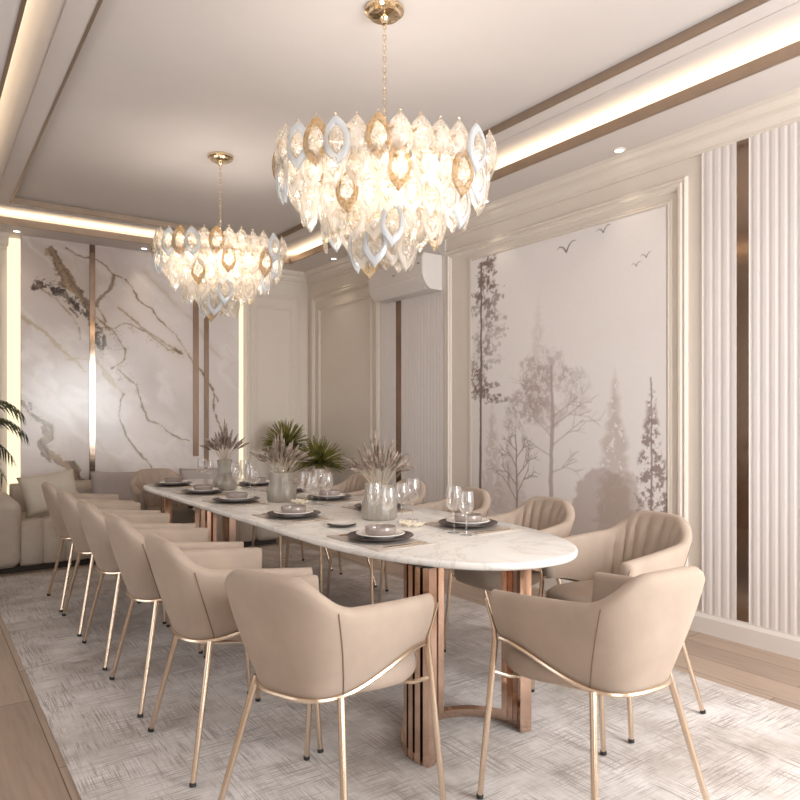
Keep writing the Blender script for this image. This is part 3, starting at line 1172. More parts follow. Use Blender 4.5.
    # legs
    for s in (-1, 1):
        b = MB()
        pt = bot(s * 1.0); tp = top(s * 1.0)
        za = zbot(1.0)
        pth = [(s * 0.285, 0.208, 0.0), (s * 0.256, 0.197, 0.30), (pt.x + s * 0.006, pt.y + 0.022, za - 0.02), (pt.x + s * 0.008, pt.y + 0.024, za + 0.02), (tp.x + s * 0.001, tp.y + 0.022, ztop(1) - 0.03)]
        b.tube(pth, [0.0095, 0.0105, 0.0105, 0.007, 0.0035], 10)
        lg = b.build('leg', MT['gold'], root)
        b = MB(); b.tube([(s * 0.285, 0.208, 0.0), (s * 0.2838, 0.2075, 0.012)], 0.0115, 10)
        b.build('foot_cap', MT['black'], lg)
        b = MB()
        p = bot(s * 0.35)
        pth = [(s * 0.252, -0.258, 0.0), (p.x + s * 0.01, p.y - 0.008, zbot(0.35) - 0.004)]
        b.tube(pth, [0.0095, 0.0112], 10)
        lg = b.build('leg', MT['gold'], root)
        b = MB(); b.tube([(s * 0.252, -0.258, 0.0), (s * 0.2503, -0.2568, 0.012)], 0.0115, 10)
        b.build('foot_cap', MT['black'], lg)
    b = MB()
    b.tube([(-0.246, 0.194, 0.41), (-0.20, 0.16, 0.395), (-0.10, 0.13, 0.392), (0.10, 0.13, 0.392), (0.20, 0.16, 0.395), (0.246, 0.194, 0.41)], 0.007, 8)
    b.tube([(-0.15, 0.145, 0.393), (-0.10, -0.17, 0.425), (-0.10, -0.213, 0.440)], 0.007, 8)
    b.tube([(0.15, 0.145, 0.393), (0.10, -0.17, 0.425), (0.10, -0.213, 0.440)], 0.007, 8)
    b.build('seat_frame', MT['gold'], root)
    return root


RZ_L = -PI / 2      # faces +X
RZ_R = PI / 2       # faces -X
lab = lambda side, o: {'L': 'beige velvet armchair in the left row, %s', 'R': 'beige velvet armchair across the table by the mural wall, %s'}[side] % o
specs = [
    ((1.075, 1.905), RZ_L + math.radians(22), 'beige velvet armchair at the near left corner of the table, turned slightly inward'),
    ((1.020, 2.55), RZ_L, lab('L', 'right behind the near corner chair')),
    ((1.020, 3.21), RZ_L, lab('L', 'third from the near end')),
    ((1.020, 3.86), RZ_L, lab('L', 'fourth from the near end')),
    ((1.020, 4.50), RZ_L, lab('L', 'second from the sofa')),
    ((1.020, 5.10), RZ_L, lab('L', 'nearest the sofa')),
    ((1.773, 1.468), math.radians(-4), 'beige velvet armchair at the near head of the table, back to the viewer'),
    ((2.465, 1.92), RZ_R - math.radians(5), 'beige velvet armchair at the near right corner, beside the fluted wall'),
    ((2.50, 2.585), RZ_R, lab('R', 'second from the near corner')),
    ((2.50, 3.22), RZ_R, lab('R', 'third from the near corner')),
    ((2.50, 3.85), RZ_R, lab('R', 'third from the far end')),
    ((2.50, 4.50), RZ_R, lab('R', 'second from far end')),
    ((2.50, 5.15), RZ_R, lab('R', 'last at far end')),
    ((1.66, 5.69), PI, 'beige velvet armchair at the far head of the table, in front of the sofa'),
]
chair0 = None
for (x, y), rz, l in specs:
    if chair0 is None:
        chair0 = make_chair(l)
        chair0.location = (x, y, 0.0165)
        chair0.rotation_euler = (0, 0, rz)
    else:
        dup(chair0, (x, y, 0.0165), rz, l)

# ------------------------------------------------------------------ place settings
P0 = {}


def proto_tableware():
    b = MB(); b.rbox(-0.13, 0.13, -0.205, 0.205, 0, 0.004, 0.0015, 1)
    P0['placemat'] = b.build('placemat', MT['mat'])
    b = MB(); b.lathe([(0.0, 0.0), (0.075, 0.0), (0.08, 0.003), (0.128, 0.014), (0.138, 0.018), (0.136, 0.021), (0.126, 0.018), (0.08, 0.008), (0.0, 0.007)], 40)
    P0['charger_plate'] = b.build('charger_plate', MT['dark'])
    b = MB(); b.lathe([(0.0, 0.0), (0.062, 0.0), (0.066, 0.004), (0.098, 0.015), (0.102, 0.018), (0.100, 0.020), (0.07, 0.012), (0.06, 0.008), (0.0, 0.007)], 40)
    P0['dinner_plate'] = b.build('dinner_plate', MT['white'])
    b = MB(); b.lathe([(0.0, 0.0), (0.046, 0.0), (0.060, 0.006), (0.064, 0.016), (0.064, 0.034), (0.0625, 0.036), (0.060, 0.034), (0.060, 0.017), (0.055, 0.009), (0.0, 0.006)], 40)
    P0['bowl'] = b.build('bowl', MT['smoke'])
    # wine glass with parts
    r = bpy.data.objects.new('wine_glass', None)
    r.empty_display_size = 0.05
    COL.objects.link(r)
    b = MB(); b.lathe([(0.0, 0.088), (0.012, 0.089), (0.028, 0.098), (0.040, 0.116), (0.0435, 0.138), (0.041, 0.165), (0.036, 0.192), (0.0352, 0.193), (0.0400, 0.165), (0.0425, 0.138), (0.039, 0.117), (0.027, 0.0995), (0.0, 0.0905)], 28)
    b.build('bowl', MT['glass'], r)
    b = MB(); b.lathe([(0.0065, 0.004), (0.0038, 0.012), (0.0034, 0.05), (0.0042, 0.080), (0.009, 0.088)], 12)
    b.build('stem', MT['glass'], r)
    b = MB(); b.lathe([(0.0, 0.0), (0.033, 0.0), (0.0335, 0.001), (0.02, 0.0025), (0.0065, 0.0042), (0.0, 0.0042)], 28)
    b.build('foot', MT['glass'], r)
    P0['wine_glass'] = r
    b = MB()
    b.rbox(-0.008, 0.008, -0.105, -0.02, 0, 0.004, 0.0015, 1)
    b.extrude([(-0.009, -0.02), (0.009, -0.02), (0.010, 0.06), (0.006, 0.095), (-0.002, 0.105), (-0.008, 0.09)], 0.0005, 0.0025)
    P0['table_knife'] = b.build('table_knife', MT['gold'])
    b = MB()
    b.rbox(-0.006, 0.006, -0.10, 0.03, 0, 0.003, 0.001, 1)
    b.extrude([(-0.006, 0.03), (0.006, 0.03), (0.012, 0.05), (0.012, 0.06), (-0.012, 0.06), (-0.012, 0.05)], 0.0005, 0.0025)
    for k in range(4):
        x = -0.0108 + k * 0.0063
        b.box(x, x + 0.0028, 0.06, 0.098, 0.0005, 0.0025)
    P0['fork'] = b.build('fork', MT['gold'])


proto_tableware()
used = set()
CATS = {'placemat': 'placemat', 'charger_plate': 'plate', 'dinner_plate': 'plate', 'bowl': 'bowl', 'wine_glass': 'wine glass', 'table_knife': 'knife', 'fork': 'fork'}


def put(kind, x, y, z, rz, label, group, sc=None):
    if kind not in used:
        used.add(kind)
        o = P0[kind]
        o.location = (x, y, z); o.rotation_euler = (0, 0, rz)
        if sc:
            o.scale = sc
        tag(o, label, CATS[kind], group)
    else:
        o = dup(P0[kind], (x, y, z), rz, label, group, sc or (1, 1, 1))
        o['category'] = CATS[kind]
    return o


ZT = TZ + 0.0005
ordn = ['first', 'second', 'third', 'fourth', 'fifth']
settings = []
for i, y in enumerate([2.39, 3.19, 3.95, 4.53]):
    settings.append((1.575, y, 0, 'at %s place from near end, left table side' % ordn[i], 'L', i))
for i, y in enumerate([2.45, 3.20, 3.76, 4.33, 4.86]):
    settings.append((2.10, y, PI, 'at %s place from near end, mural side' % ordn[i], 'R', i))
settings.append((1.575, 5.18, 0, 'at the farthest left place, before the sofa', 'F', 0))
glass_pos = {('L', 0): [(1.77, 2.62), (1.76, 2.72)], ('L', 1): [(1.78, 3.38), (1.79, 3.47)], ('L', 2): [(1.76, 4.12), (1.77, 4.21)], ('L', 3): [(1.74, 4.36), (1.76, 4.46)],
             ('R', 0): [(1.945, 2.28), (1.942, 2.36)], ('R', 1): [(1.935, 2.75), (2.03, 2.79)], ('R', 2): [(1.94, 3.50), (1.935, 3.59)], ('R', 3): [(1.94, 4.10), (1.935, 4.19)], ('R', 4): [(1.94, 4.62), (1.935, 4.71)],
             ('F', 0): [(1.80, 5.05), (1.735, 5.02)]}
for x, y, rz, where, side, i in settings:
    put('placemat', x + (0.01 if side == 'R' else -0.01), y, ZT, rz, 'taupe woven placemat ' + where, 'placemats on the table')
    put('charger_plate', x, y, ZT + 0.0043, rz, 'dark brown charger plate ' + where, 'dark charger plates')
    put('dinner_plate', x, y, ZT + 0.0138, rz, 'white dinner plate ' + where, 'white dinner plates')
    put('bowl', x, y, ZT + 0.0226, rz, 'smoky rose glass bowl ' + where, 'smoky glass bowls')
    s = 1 if side != 'R' else -1
    put('table_knife', x, y - 0.172, ZT + 0.0043, rz + PI / 2, 'pale gold table knife ' + where, 'table knives')
    put('fork', x, y + 0.165, ZT + 0.0043, rz + PI / 2, 'pale gold fork ' + where, 'forks')
    for k, (gx, gy) in enumerate(glass_pos[(side, i)]):
        put('wine_glass', gx, gy, ZT, 0, ('shorter' if k == 0 else 'taller') + ' wine glass ' + where, 'wine glasses on the table', (0.86, 0.86, 1.06) if k else (0.78, 0.78, 0.98))

# stacked side plates on the near left half of the table
b = MB(); b.lathe([(0.0, 0.0), (0.045, 0.0), (0.066, 0.008), (0.070, 0.011), (0.066, 0.012), (0.04, 0.005), (0, 0.005)], 32)
tag(b.build('side_plate', MT['dark'], loc=(1.63, 2.80, ZT)), 'small dark side plate between the first two left place settings', 'plate')
b = MB(); b.lathe([(0.0, 0.0), (0.045, 0.0), (0.060, 0.007), (0.064, 0.010), (0.060, 0.011), (0.04, 0.005), (0, 0.005)], 32)
tag(b.build('saucer', MT['white'], loc=(1.63, 2.80, ZT + 0.0085)), 'small white saucer stacked on the lone dark side plate', 'saucer')

# ivory flower heads beside the vases
for k, (x, y, w) in enumerate([(1.90, 2.62, 'by the nearest vase'), (1.86, 3.68, 'by the middle vase')]):
    b = MB()
    rnd = random.Random(40 + k)
    for j in range(7):
        a = j * 0.9
        px, py = 0.035 * math.cos(a) * (j > 0), 0.05 * math.sin(a) * (j > 0)
        for q in range(5):
            an = q * 2 * PI / 5 + j
            u = Vector((math.cos(an), math.sin(an), 0))
            t = Vector((-u.y, u.x, 0))
            base = Vector((px, py, 0.004))
            pts = [base, base + u * 0.012 + t * 0.010 + Vector((0, 0, 0.012)), base + u * 0.026 + Vector((0, 0, 0.017)), base + u * 0.012 - t * 0.010 + Vector((0, 0, 0.012))]
            lo = [p - Vector((0, 0, 0.003)) for p in pts]
            b.loft([[tuple(p) for p in lo], [tuple(p) for p in pts]])
    tag(b.build('flower_garland', MT['card'], loc=(x, y, ZT)), 'small ivory flower heads lying on the table ' + w, 'flowers', 'flower heads on the table')


# ------------------------------------------------------------------ vases with dried grass
def vase(x, y, prof, label, seg=64, fl=(22, 0.02)):
    b = MB()
    out = prof
    inn = [(r - 0.005, z) for r, z in reversed(prof)]
    inn[-1] = (inn[-1][0], 0.008)
    b.lathe(out + inn, seg, flute=fl, cap0=True, cap1=True)
    return tag(b.build('vase', MT['vase'], loc=(x, y, ZT), angle=70), label, 'vase', 'ribbed glass vases')


cyl = [(0.078, 0), (0.086, 0.01), (0.088, 0.05), (0.086, 0.085), (0.074, 0.105), (0.070, 0.13), (0.072, 0.175)]
bot_ = [(0.068, 0), (0.078, 0.01), (0.082, 0.045), (0.076, 0.075), (0.055, 0.10), (0.045, 0.125), (0.047, 0.17), (0.052, 0.21)]
vspec = [(1.905, 2.90, cyl, 'nearest ribbed grey glass vase on the table', 0.175, 0.066), (1.825, 3.86, cyl, 'middle ribbed grey glass vase on the table', 0.175, 0.066), (1.785, 4.70, bot_, 'farthest grey glass vase on the table, with a narrow neck', 0.21, 0.040)]
for k, (x, y, pr, l, hh, nr) in enumerate(vspec):
    vase(x, y, pr, l)
    rnd = random.Random(60 + k)
    g = thing('dried_bouquet', ['bunch of brown dried grass plumes in the nearest vase', 'bunch of brown dried grass plumes in the middle vase', 'bunch of brown dried grass plumes in the farthest narrow vase'][k], 'dried flowers', (x, y, ZT + 0.01), 0, 'dried grass in the vases')
    for j in range(44):
        an = j * 2.39996 + rnd.uniform(-.2, .2)
        lean = (j / 44) ** 0.6 * rnd.uniform(0.75, 1.05)
        L = rnd.uniform(0.19, 0.26) * (1 - 0.12 * lean) + (0.02 if lean < 0.4 else 0)
        d = Vector((math.cos(an), math.sin(an), 0))
        p0 = d * 0.025 * lean
        p1 = d * nr * lean * 0.85 + Vector((0, 0, hh - 0.01))
        tip = p1 + d * L * 0.85 * lean + Vector((0, 0, L * (1.05 - 0.55 * lean)))
        mid = p1.lerp(tip, 0.45) + Vector((0, 0, 0.02 * lean))
        b = MB()
        b.tube([p0, p1, mid], [0.0012, 0.0012, 0.0012], 5, 0)
        # plume: spindle
        ax = [mid.lerp(tip, q / 6) - Vector((0, 0, 0.018 * lean * (q / 6) ** 2)) for q in range(7)]
        rad = [0.0022, 0.0068, 0.0088, 0.0090, 0.0078, 0.005, 0.0012]
        f = rnd.uniform(0.8, 1.15)
        b.tube(ax, [r_ * f for r_ in rad], 7, 1)
        b.build('grass_plume', [MT['stalk'], MT['plume']], g)

# ------------------------------------------------------------------ chandeliers


def leaf_mesh(name, w, L, ring_mat, core_mat, seed):
    """domed almond glass leaf with a faceted almond core and a thick rim"""
    rnd = random.Random(seed)
    n = 28
    b = MB()

    def outline(t, f, zc=-0.0):
        a = 2 * PI * t
        # teardrop / almond with pointed ends, bellied slightly below the middle
        s_, c = math.sin(a), math.cos(a)
        zz = c
        ww = abs(s_) ** (1.3 + (0.9 * c * c if c < 0 else 0.25 * c)) * (1 - 0.14 * c)
        zz = c - 0.10 * max(0, -c) ** 8
        return (math.copysign(ww, s_) * w / 2 * f, zz * L / 2 * f)

    def dome(x, z):
        return 0.018 * (1 - (2 * x / w) ** 2 * 0.7 - (2 * z / L) ** 2 * 0.9)

    jit = [rnd.uniform(-0.02, 0.03) for _ in range(n)]

    def ring(f, off):
        out = []
        for k in range(n):
            x, z = outline(k / n, f * (1 + jit[k]))
            out.append((x, -(dome(x, z) + off), z - L / 2))
        return out
    # rim: closed section through 6 rings
    sec = [(1.0, 0.0), (0.94, 0.007), (0.78, 0.009), (0.62, 0.006), (0.58, -0.001), (0.78, -0.006), (0.95, -0.005)]
    b.loft([ring(f, o) for f, o in sec], True, False, False, 0, wrap=True)
    # core: faceted both sides
    for sgn in (1, -1):
        r1 = ring(0.60, 0.001 * sgn)[::2]
        m_ = len(r1)
        r2 = []
        for k in range(m_):
            x, y, z = ring(0.34, 0.008 * sgn)[::2][k]
            r2.append((x + rnd.uniform(-.004, .004), y - sgn * rnd.uniform(0, 0.006), z + rnd.uniform(-.008, .008)))
        cpt = [(0, -(dome(0, 0) + 0.012 * sgn), -L / 2)]
        fs = []
        for k in range(m_):
            j = (k + 1) % m_
            fs += [(k, j, m_ + k), (j, m_ + j, m_ + k), (m_ + k, m_ + j, 2 * m_)]
        b.add(r1 + r2 + cpt, fs, 1)
    # hanging ring at the top
    b.tube([(0.006 * math.sin(q * PI / 4), -0.002, 0.004 + 0.006 * math.cos(q * PI / 4)) for q in range(8)], 0.0014, 5, 2, closed=True)
    o = b.build(name, [ring_mat, core_mat, MT['polgold']], None, angle=25)
    return o


LEAFS = []
for i, (nm, rm, cm) in enumerate([('frosted_leaf', 'frost', 'crystal'), ('frosted_leaf', 'frost', 'crystal'), ('opal_leaf', 'opal', 'crystal'), ('amber_leaf', 'amber', 'crystal'), ('clear_leaf', 'crystal', 'frost'), ('clear_leaf', 'crystal', 'crystal')]):
    LEAFS.append((nm, leaf_mesh(nm, 0.118, 0.205, MT[rm], MT[cm], 90 + i)))


def chandelier(x, y, sc, rz, label):
    root = thing('chandelier', label, 'chandelier', (x, y, ZC), rz, 'leaf glass chandeliers')
    rnd = random.Random(17)
    b = MB(); b.lathe([(0, 0), (0.088, 0), (0.09, -0.006), (0.088, -0.016), (0.074, -0.022), (0.070, -0.034), (0.05, -0.040), (0.022, -0.044), (0.014, -0.058), (0.012, -0.07), (0, -0.071)], 40)
    b.build('canopy', MT['polgold'], root, angle=30)
    # chain of real links
    b = MB()
    z = -0.066
    k = 0
    HT = (2.55 - ZC) * (1.0 if sc > 0.99 else 0.965)
    while z > HT - 0.02:
        c = Vector((0, 0, z - 0.014))
        pts = []
        for q in range(14):
            t = 2 * PI * q / 14
            lx, lz = 0.0075 * math.sin(t), 0.0155 * math.cos(t)
            pts.append((lx, 0, c.z + lz) if k % 2 == 0 else (0, lx, c.z + lz))
        b.tube(pts, 0.0022, 6, closed=True)
        z -= 0.0245
        k += 1
    b.build('chain', MT['polgold'], root)
    RY = 0.52        # the body is oval in plan
    tiers = [  # half length, top z, leaves
        (0.475, -0.575, 26), (0.455, -0.680, 24), (0.36, -0.780, 20), (0.25, -0.880, 15), (0.13, -0.975, 9)]

    zs = 1.0 if sc > 0.99 else 0.965
    tiers = [(r, z_ * zs, n) for r, z_, n in tiers]

    def oval(r, a, rin=0.0):
        return (r * sc * math.cos(a) - rin * math.cos(a), r * sc * RY * math.sin(a) - rin * math.sin(a))

    def even(r, n, off):
        """n angles spaced evenly along the oval"""
        m_ = 720
        acc = [0]
        for q in range(m_):
            p, p2 = oval(r, 2 * PI * q / m_), oval(r, 2 * PI * (q + 1) / m_)
            acc.append(acc[-1] + math.hypot(p[0] - p2[0], p[1] - p2[1]))
        out = []
        for k in range(n):
            t = ((k + off) / n % 1) * acc[-1]
            q = next(i for i in range(m_) if acc[i + 1] >= t)
            out.append(2 * PI * q / m_)
        return out

    b = MB()
    for r, zt, n in tiers:
        zt -= 0.045
        b.tube([(*oval(r, 2 * PI * q / 48, 0.016), zt) for q in range(48)], 0.004, 6, closed=True)
        for q in range(4):
            a = q * PI / 2 + 0.4
            b.tube([(0, 0, zt), (*oval(r, a, 0.016), zt)], 0.0035, 6)
    b.tube([(0, 0, HT - 0.02), (0, 0, -1.02 * zs)], 0.009, 10)
    b.lathe([(0, -0.555), (0.03, -0.56), (0.035, -0.58), (0.02, -0.60), (0, -0.60)], 20)
    b.build('frame', MT['polgold'], root)
    # bulbs
    bulb = None
    spots = [(0.31, -0.72 * zs, 8, 0.0), (0.14, -0.84 * zs, 4, 0.5)]
    for r, zz, n, a0 in spots:
        for q in range(n):
            a = a0 + 2 * PI * q / n
            bx, by = oval(r, a)
            b = MB(); b.lathe([(0, -0.035), (0.008, -0.033), (0.015, -0.018), (0.016, -0.004), (0.010, 0.014), (0.007, 0.022)], 14, c=(bx, by, zz), cap1=True)
            bl = b.build('bulb', MT['bulb'], root)
            b = MB(); b.lathe([(0.008, 0.02), (0.011, 0.02), (0.011, 0.058), (0.004, 0.062)], 12, c=(bx, by, zz), cap0=True, cap1=True)
            ztop_ = min(t[1] for t in tiers if t[0] >= r and t[1] > zz) + 0.008
            b.tube([(bx, by, zz + 0.055), (bx, by, max(ztop_, zz + 0.07))], 0.003, 6)
            b.build('lamp_holder', MT['polgold'], bl)
            
    # leaves
    for ti, (r, zt, n) in enumerate(tiers):
        for q, a in enumerate(even(r, n, 0.5 * (ti % 2) + 0.2)):
            u = rnd.random()
            if ti == 0:
                kk = 2 if u < 0.26 else 3 if u < 0.40 else 4 if u < 0.62 else 5 if u < 0.82 else 0
            else:
                kk = 2 if u < 0.09 else 3 if u < 0.20 else 4 if u < 0.30 else rnd.choice([0, 1])
            nm, src = LEAFS[kk]
            o = src.copy()
            o.name = nm
            COL.objects.link(o)
            o.parent = root
            px, py = oval(r, a, rnd.uniform(-0.008, 0.012))
            o.location = (px, py, zt + rnd.uniform(-0.012, 0.012))
            na = math.atan2(math.sin(a) / RY, math.cos(a))
            o.rotation_euler = (rnd.uniform(-.05, .05), rnd.uniform(-.05, .05), na + PI / 2 + rnd.uniform(-.12, .12))
            s = rnd.uniform(0.92, 1.06) * (sc + 1) / 2
            o.scale = (s * (0.92 if ti else 1.0), s, s)
    # the light its bulbs give
    for q in range(4):
        a = q * PI / 2 + 0.3
        d = bpy.data.lights.new('bulb_light', 'POINT')
        d.energy = 3.0
        d.color = (1.0, 0.935, 0.845)
        d.shadow_soft_size = 0.05
        lo = bpy.data.objects.new('bulb_light', d)
        COL.objects.link(lo)
        lo.parent = root
        lo.location = (*oval(0.24, a), -0.74 * zs)
    return root


chandelier(1.735, 2.60, 1.0, math.radians(-33), 'larger-looking glass leaf chandelier hanging over the near half of the table')
chandelier(1.763, 4.724, 0.91, math.radians(-20), 'glass leaf chandelier farther away, hanging over the far half of the table')
for nm, o in LEAFS:
    bpy.data.objects.remove(o, do_unlink=True)

# ------------------------------------------------------------------ downlights
for k, (x, y, where) in enumerate([(3.616, 2.77, 'above the right end of the mural'), (3.616, 4.02, 'above the left end of the mural'), (3.616, 6.38, 'near the far right corner of the room'),
                                   (0.75, 7.07, 'above the left edge of the marble'), (1.86, 7.07, 'above the middle of the marble')]):
    t = thing('downlight', 'small round recessed downlight in the ceiling border ' + where, 'ceiling light', (x, y, ZS), 0, 'recessed downlights')
    b = MB(); b.lathe([(0.026, -0.001), (0.026, -0.006), (0.030, -0.008), (0.040, -0.004), (0.041, 0.0)], 28)
    b.build('trim_ring', MT['base'], t)
    b = MB(); b.lathe([(0, -0.003), (0.026, -0.003), (0.026, -0.001), (0, -0.001)], 28)
    b.build('lens', MT['down'], t)
    d = bpy.data.lights.new('downlight_beam', 'SPOT')
    d.energy = 3.0
    d.spot_size = math.radians(75)
    d.spot_blend = 0.8
    d.color = (1.0, 0.86, 0.68)
    d.shadow_soft_size = 0.03
    lo = bpy.data.objects.new('downlight_beam', d)
    COL.objects.link(lo)
    lo.parent = t
    lo.location = (0, 0, -0.012)

# ------------------------------------------------------------------ air conditioner
ac = thing('air_conditioner', 'white split air conditioner mounted high on the right wall near the corner', 'air conditioner', (XR - 0.012, 5.16, 2.36))
AX, AY = XR - 0.024, 5.16
b = MB()
pr = [(0, 0.0), (-0.13, 0.005), (-0.165, 0.03), (-0.20, 0.085), (-0.207, 0.11), (-0.207, 0.285), (-0.195, 0.305), (0, 0.305)]
b.extrude(pr, -0.43, 0.43, 'y')
b.build('body', MT['ac'], ac, angle=30)
b = MB(); b.extrude([(-0.207, 0.115), (-0.214, 0.118), (-0.214, 0.28), (-0.207, 0.285)], -0.425, 0.425, 'y')
b.build('front_panel', MT['ac'], ac, angle=30)
b = MB(); b.extrude([(-0.135, 0.004), (-0.142, 0.0), (-0.203, 0.084), (-0.197, 0.086)], -0.38, 0.38, 'y')
b.build('air_flap', MT['ac'], ac, angle=30)
b = MB(); b.box(-0.216, -0.213, -0.02, 0.02, 0.17, 0.178); b.build('display_badge', MT['acdark'], ac, smooth=False)
b = MB(); b.box(-0.216, -0.213, -0.39, -0.355, 0.215, 0.225); b.build('display_badge', MT['acdark'], ac, smooth=False)

# ------------------------------------------------------------------ sofa and cushions
sofa = thing('sofa', 'taupe channel-tufted sofa standing before the marble wall', 'sofa', (1.65, 6.75, 0))
SXa, SXb, SYf, SYb = 0.33, 3.0, 6.32, 7.16
b = MB(); b.box(SXa + 0.05 - 1.65, SXb - 0.05 - 1.65, SYf + 0.05 - 6.75, SYb - 0.02 - 6.75, 0, 0.055); b.build('plinth', MT['plinth'], sofa, smooth=False)


def channel_seat(x0, x1, n):
    """seat cushion with vertical channels on front"""
    rings = []
    m_ = n * 12
    for k in range(m_ + 1):
        x = x0 + (x1 - x0) * k / m_
        g = 0.028 * (abs(math.sin(k / 12 * PI)) ** 0.5)
        yf = SYf + 0.02 - g
        zt = 0.405 + g * 0.5
        rings.append([(x - 1.65, yv - 6.75, z) for yv, z in [(SYb - 0.06, 0.056), (yf + 0.015, 0.056), (yf, 0.075), (yf - 0.004, 0.2), (yf, 0.36), (yf + 0.012, zt - 0.015), (yf + 0.04, zt), (SYb - 0.06, zt)]])
    bb = MB(); bb.loft(rings)
    return bb


channel_seat(0.70, 2.72, 12).build('seat', MT['sofa'], sofa, angle=60)
for x0, x1 in ((SXa, 0.705), (2.715, SXb)):
    b = MB(); b.rbox(x0 - 1.65, x1 - 1.65, SYf - 0.03 - 6.75, SYb - 6.75, 0.045, 0.59, 0.075, 5)
    b.build('armrest', MT['sofa'], sofa, angle=60)
rings = []
for k in range(12 * 12 + 1):
    x = 0.70 + 2.02 * k / 144
    g = 0.018 * abs(math.sin(k / 12 * PI)) ** 0.5
    rings.append([(x - 1.65, y_ - 6.75, z) for y_, z in [(SYb, 0.40), (SYb - 0.20 - g, 0.40), (SYb - 0.19 - g, 0.58), (SYb - 0.15 - g * .5, 0.65 + g * .3), (SYb - 0.05, 0.66), (SYb, 0.64)]])
b = MB(); b.loft(rings); b.build('backrest', MT['sofa'], sofa, angle=60)


def cushion(loc, w, h, t, rot, mat, label):
    b = MB()
    n = 18
    top_, bot2 = [], []
    vs_, fs = [], []
    for s in (1, -1):
        base = len(vs_)
        for i in range(n + 1):
            for j in range(n + 1):
                u, v = -1 + 2 * i / n, -1 + 2 * j / n
                pin = 1 - 0.06 * (1 - u * u) * abs(v) ** 2 * 0 
                px = u * w / 2 * (1 - 0.07 * (1 - v * v))
                pz = v * h / 2 * (1 - 0.07 * (1 - u * u))
                th = t / 2 * ((1 - u ** 4) * (1 - v ** 4)) ** 0.5
                vs_.append((px, s * th, pz))
        for i in range(n):
            for j in range(n):
                a = base + i * (n + 1) + j
                fs.append((a, a + 1, a + n + 2, a + n + 1))
    b.add(vs_, fs)
    o = b.build('cushion', mat, angle=80)
    bm = bmesh.new(); bm.from_mesh(o.data)
    bmesh.ops.remove_doubles(bm, verts=bm.verts, dist=0.0005)
    bmesh.ops.recalc_face_normals(bm, faces=bm.faces)
    bm.to_mesh(o.data); bm.free()
    o.location = loc
    o.rotation_euler = rot
    return tag(o, label, 'cushion', 'cushions on the sofa')


cushion((0.955, 6.59, 0.612), 0.46, 0.36, 0.15, (math.radians(-24), math.radians(-7), math.radians(8)), MT['cush_a'], 'sand coloured cushion leaning in the left end of the sofa by the armrest')
cushion((1.53, 6.75, 0.595), 0.47, 0.34, 0.14, (math.radians(-17), math.radians(3), math.radians(2)), MT['cush_b'], 'wide grey cushion on the middle of the sofa behind the far chair')
cushion((2.35, 6.765, 0.59), 0.45, 0.34, 0.14, (math.radians(-17), 0, math.radians(-6)), MT['cush_b'], 'grey cushion at the right end of the sofa')


# ------------------------------------------------------------------ plants
def pot(root, r, h):
    b = MB(); b.lathe([(r * 0.72, 0), (r * 0.78, 0.01), (r, h - 0.03), (r * 1.04, h - 0.02), (r * 1.04, h), (r * 0.94, h), (r * 0.92, h - 0.05), (0, h - 0.05)], 36, cap0=True)
    p = b.build('pot', MT['pot'], root, angle=40)
    b = MB(); b.lathe([(0, h - 0.048), (r * 0.915, h - 0.048), (r * 0.915, h - 0.04), (0, h - 0.032)], 30)
    b.build('soil', MT['soil'], p)


def yucca(x, y, zc, rad, pr, ph, seed, label):
    root = thing('potted_yucca', label, 'plant', (x, y, 0), 0, 'spiky plants in the corner')
    rnd = random.Random(seed)
    pot(root, pr, ph)
    b = MB(); b.tube([(0, 0, ph - 0.045), (0.01, 0, (ph + zc) / 2), (0, 0, zc)], [0.03, 0.026, 0.03], 10)
    b.build('trunk', MT['trunk'], root)
    b = MB()
    for k in range(300):
        az = rnd.uniform(0, 2 * PI)
        el = math.asin(rnd.uniform(-0.2, 1.0))
        L = rad * rnd.uniform(0.85, 1.1)
        d = Vector((math.cos(az) * math.cos(el), math.sin(az) * math.cos(el), math.sin(el)))
        side = d.cross(Vector((0, 0, 1)))
        if side.length < 0.05:
            side = Vector((1, 0, 0))
        side.normalize()
        up = side.cross(d)
        rings = []
        for q in range(6):
            t = q / 5
            p = Vector((0, 0, zc)) + d * L * t - Vector((0, 0, 0.10 * rad * t * t * (1.2 - el)))
            w = 0.0095 * (0.6 + 1.6 * t * (1 - t)) * (1 - t ** 3) + 0.0006
            rings.append([tuple(p - side * w + up * 0.002), tuple(p - up * 0.003), tuple(p + side * w + up * 0.002), tuple(p + up * 0.001)])
        b.loft(rings)
    b.build('foliage', MT['yucca'], root, angle=60)


yucca(3.27, 6.80, 0.96, 0.27, 0.16, 0.55, 1, 'taller spiky yucca in the far corner, behind the shorter one')
yucca(3.44, 6.38, 0.78, 0.27, 0.15, 0.42, 2, 'shorter spiky yucca before the right wall, in front of the taller one')


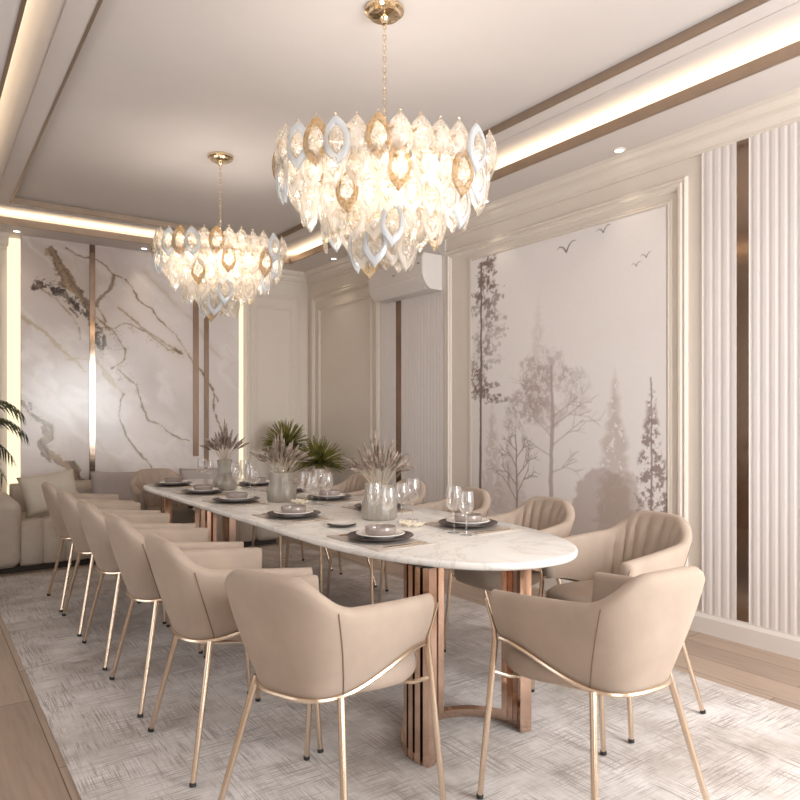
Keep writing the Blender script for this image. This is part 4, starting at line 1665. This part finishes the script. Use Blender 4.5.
def palm(x, y, label):
    root = thing('potted_palm', label, 'plant', (x, y, 0))
    rnd = random.Random(5)
    pot(root, 0.17, 0.42)
    b = MB(); b.tube([(0, 0, 0.375), (0.01, 0, 0.6), (0, 0, 0.88)], [0.04, 0.03, 0.026], 10)
    b.build('trunk', MT['trunk'], root)
    fr = [(-18, 0.62, 0.62, 0.18), (2, 0.64, 0.50, 0.22), (20, 0.6, 0.34, 0.24), (-40, 0.58, 0.20, 0.2), (48, 0.6, 0.6, 0.2), (90, 0.6, 0.5, 0.2), (140, 0.6, 0.55, 0.2), (185, 0.6, 0.45, 0.2), (230, 0.6, 0.5, 0.2), (280, 0.55, 0.5, 0.2)]
    for az, L, rise, droop in fr:
        a = math.radians(az)
        d = Vector((math.cos(a), math.sin(a), 0))
        pts = [Vector((0, 0, 0.86)) + d * L * t + Vector((0, 0, rise * math.sin(t * 1.75) - droop * t ** 3)) for t in [q / 12 for q in range(13)]]
        b = MB()
        b.tube(pts, [0.006 - 0.0004 * q for q in range(13)], 6)
        for q in range(2, 25):
            t = q / 24
            i = min(11, int(t * 12)); f = t * 12 - i
            p = pts[i].lerp(pts[i + 1], f)
            tg = (pts[i + 1] - pts[i]).normalized()
            sd = tg.cross(Vector((0, 0, 1))).normalized()
            for s in (-1, 1):
                dirn = (sd * s * 0.8 + tg * 0.75 - Vector((0, 0, 0.25))).normalized()
                ll = 0.22 * math.sin(PI * (0.15 + 0.8 * t)) ** 0.7
                nn = dirn.cross(tg).normalized()
                wv = dirn.cross(nn)
                rings = []
                for m_ in range(5):
                    u = m_ / 4
                    c = p + dirn * ll * u - Vector((0, 0, 0.06 * u * u))
                    w = 0.008 * math.sin(PI * (0.15 + 0.83 * u)) + 0.0005
                    rings.append([tuple(c - wv * w), tuple(c - nn * 0.001), tuple(c + wv * w), tuple(c + nn * 0.001)])
                b.loft(rings)
        b.build('frond', MT['palm'], root, angle=60)


palm(0.06, 6.02, 'feathery palm at the left edge of the picture, beside the sofa')
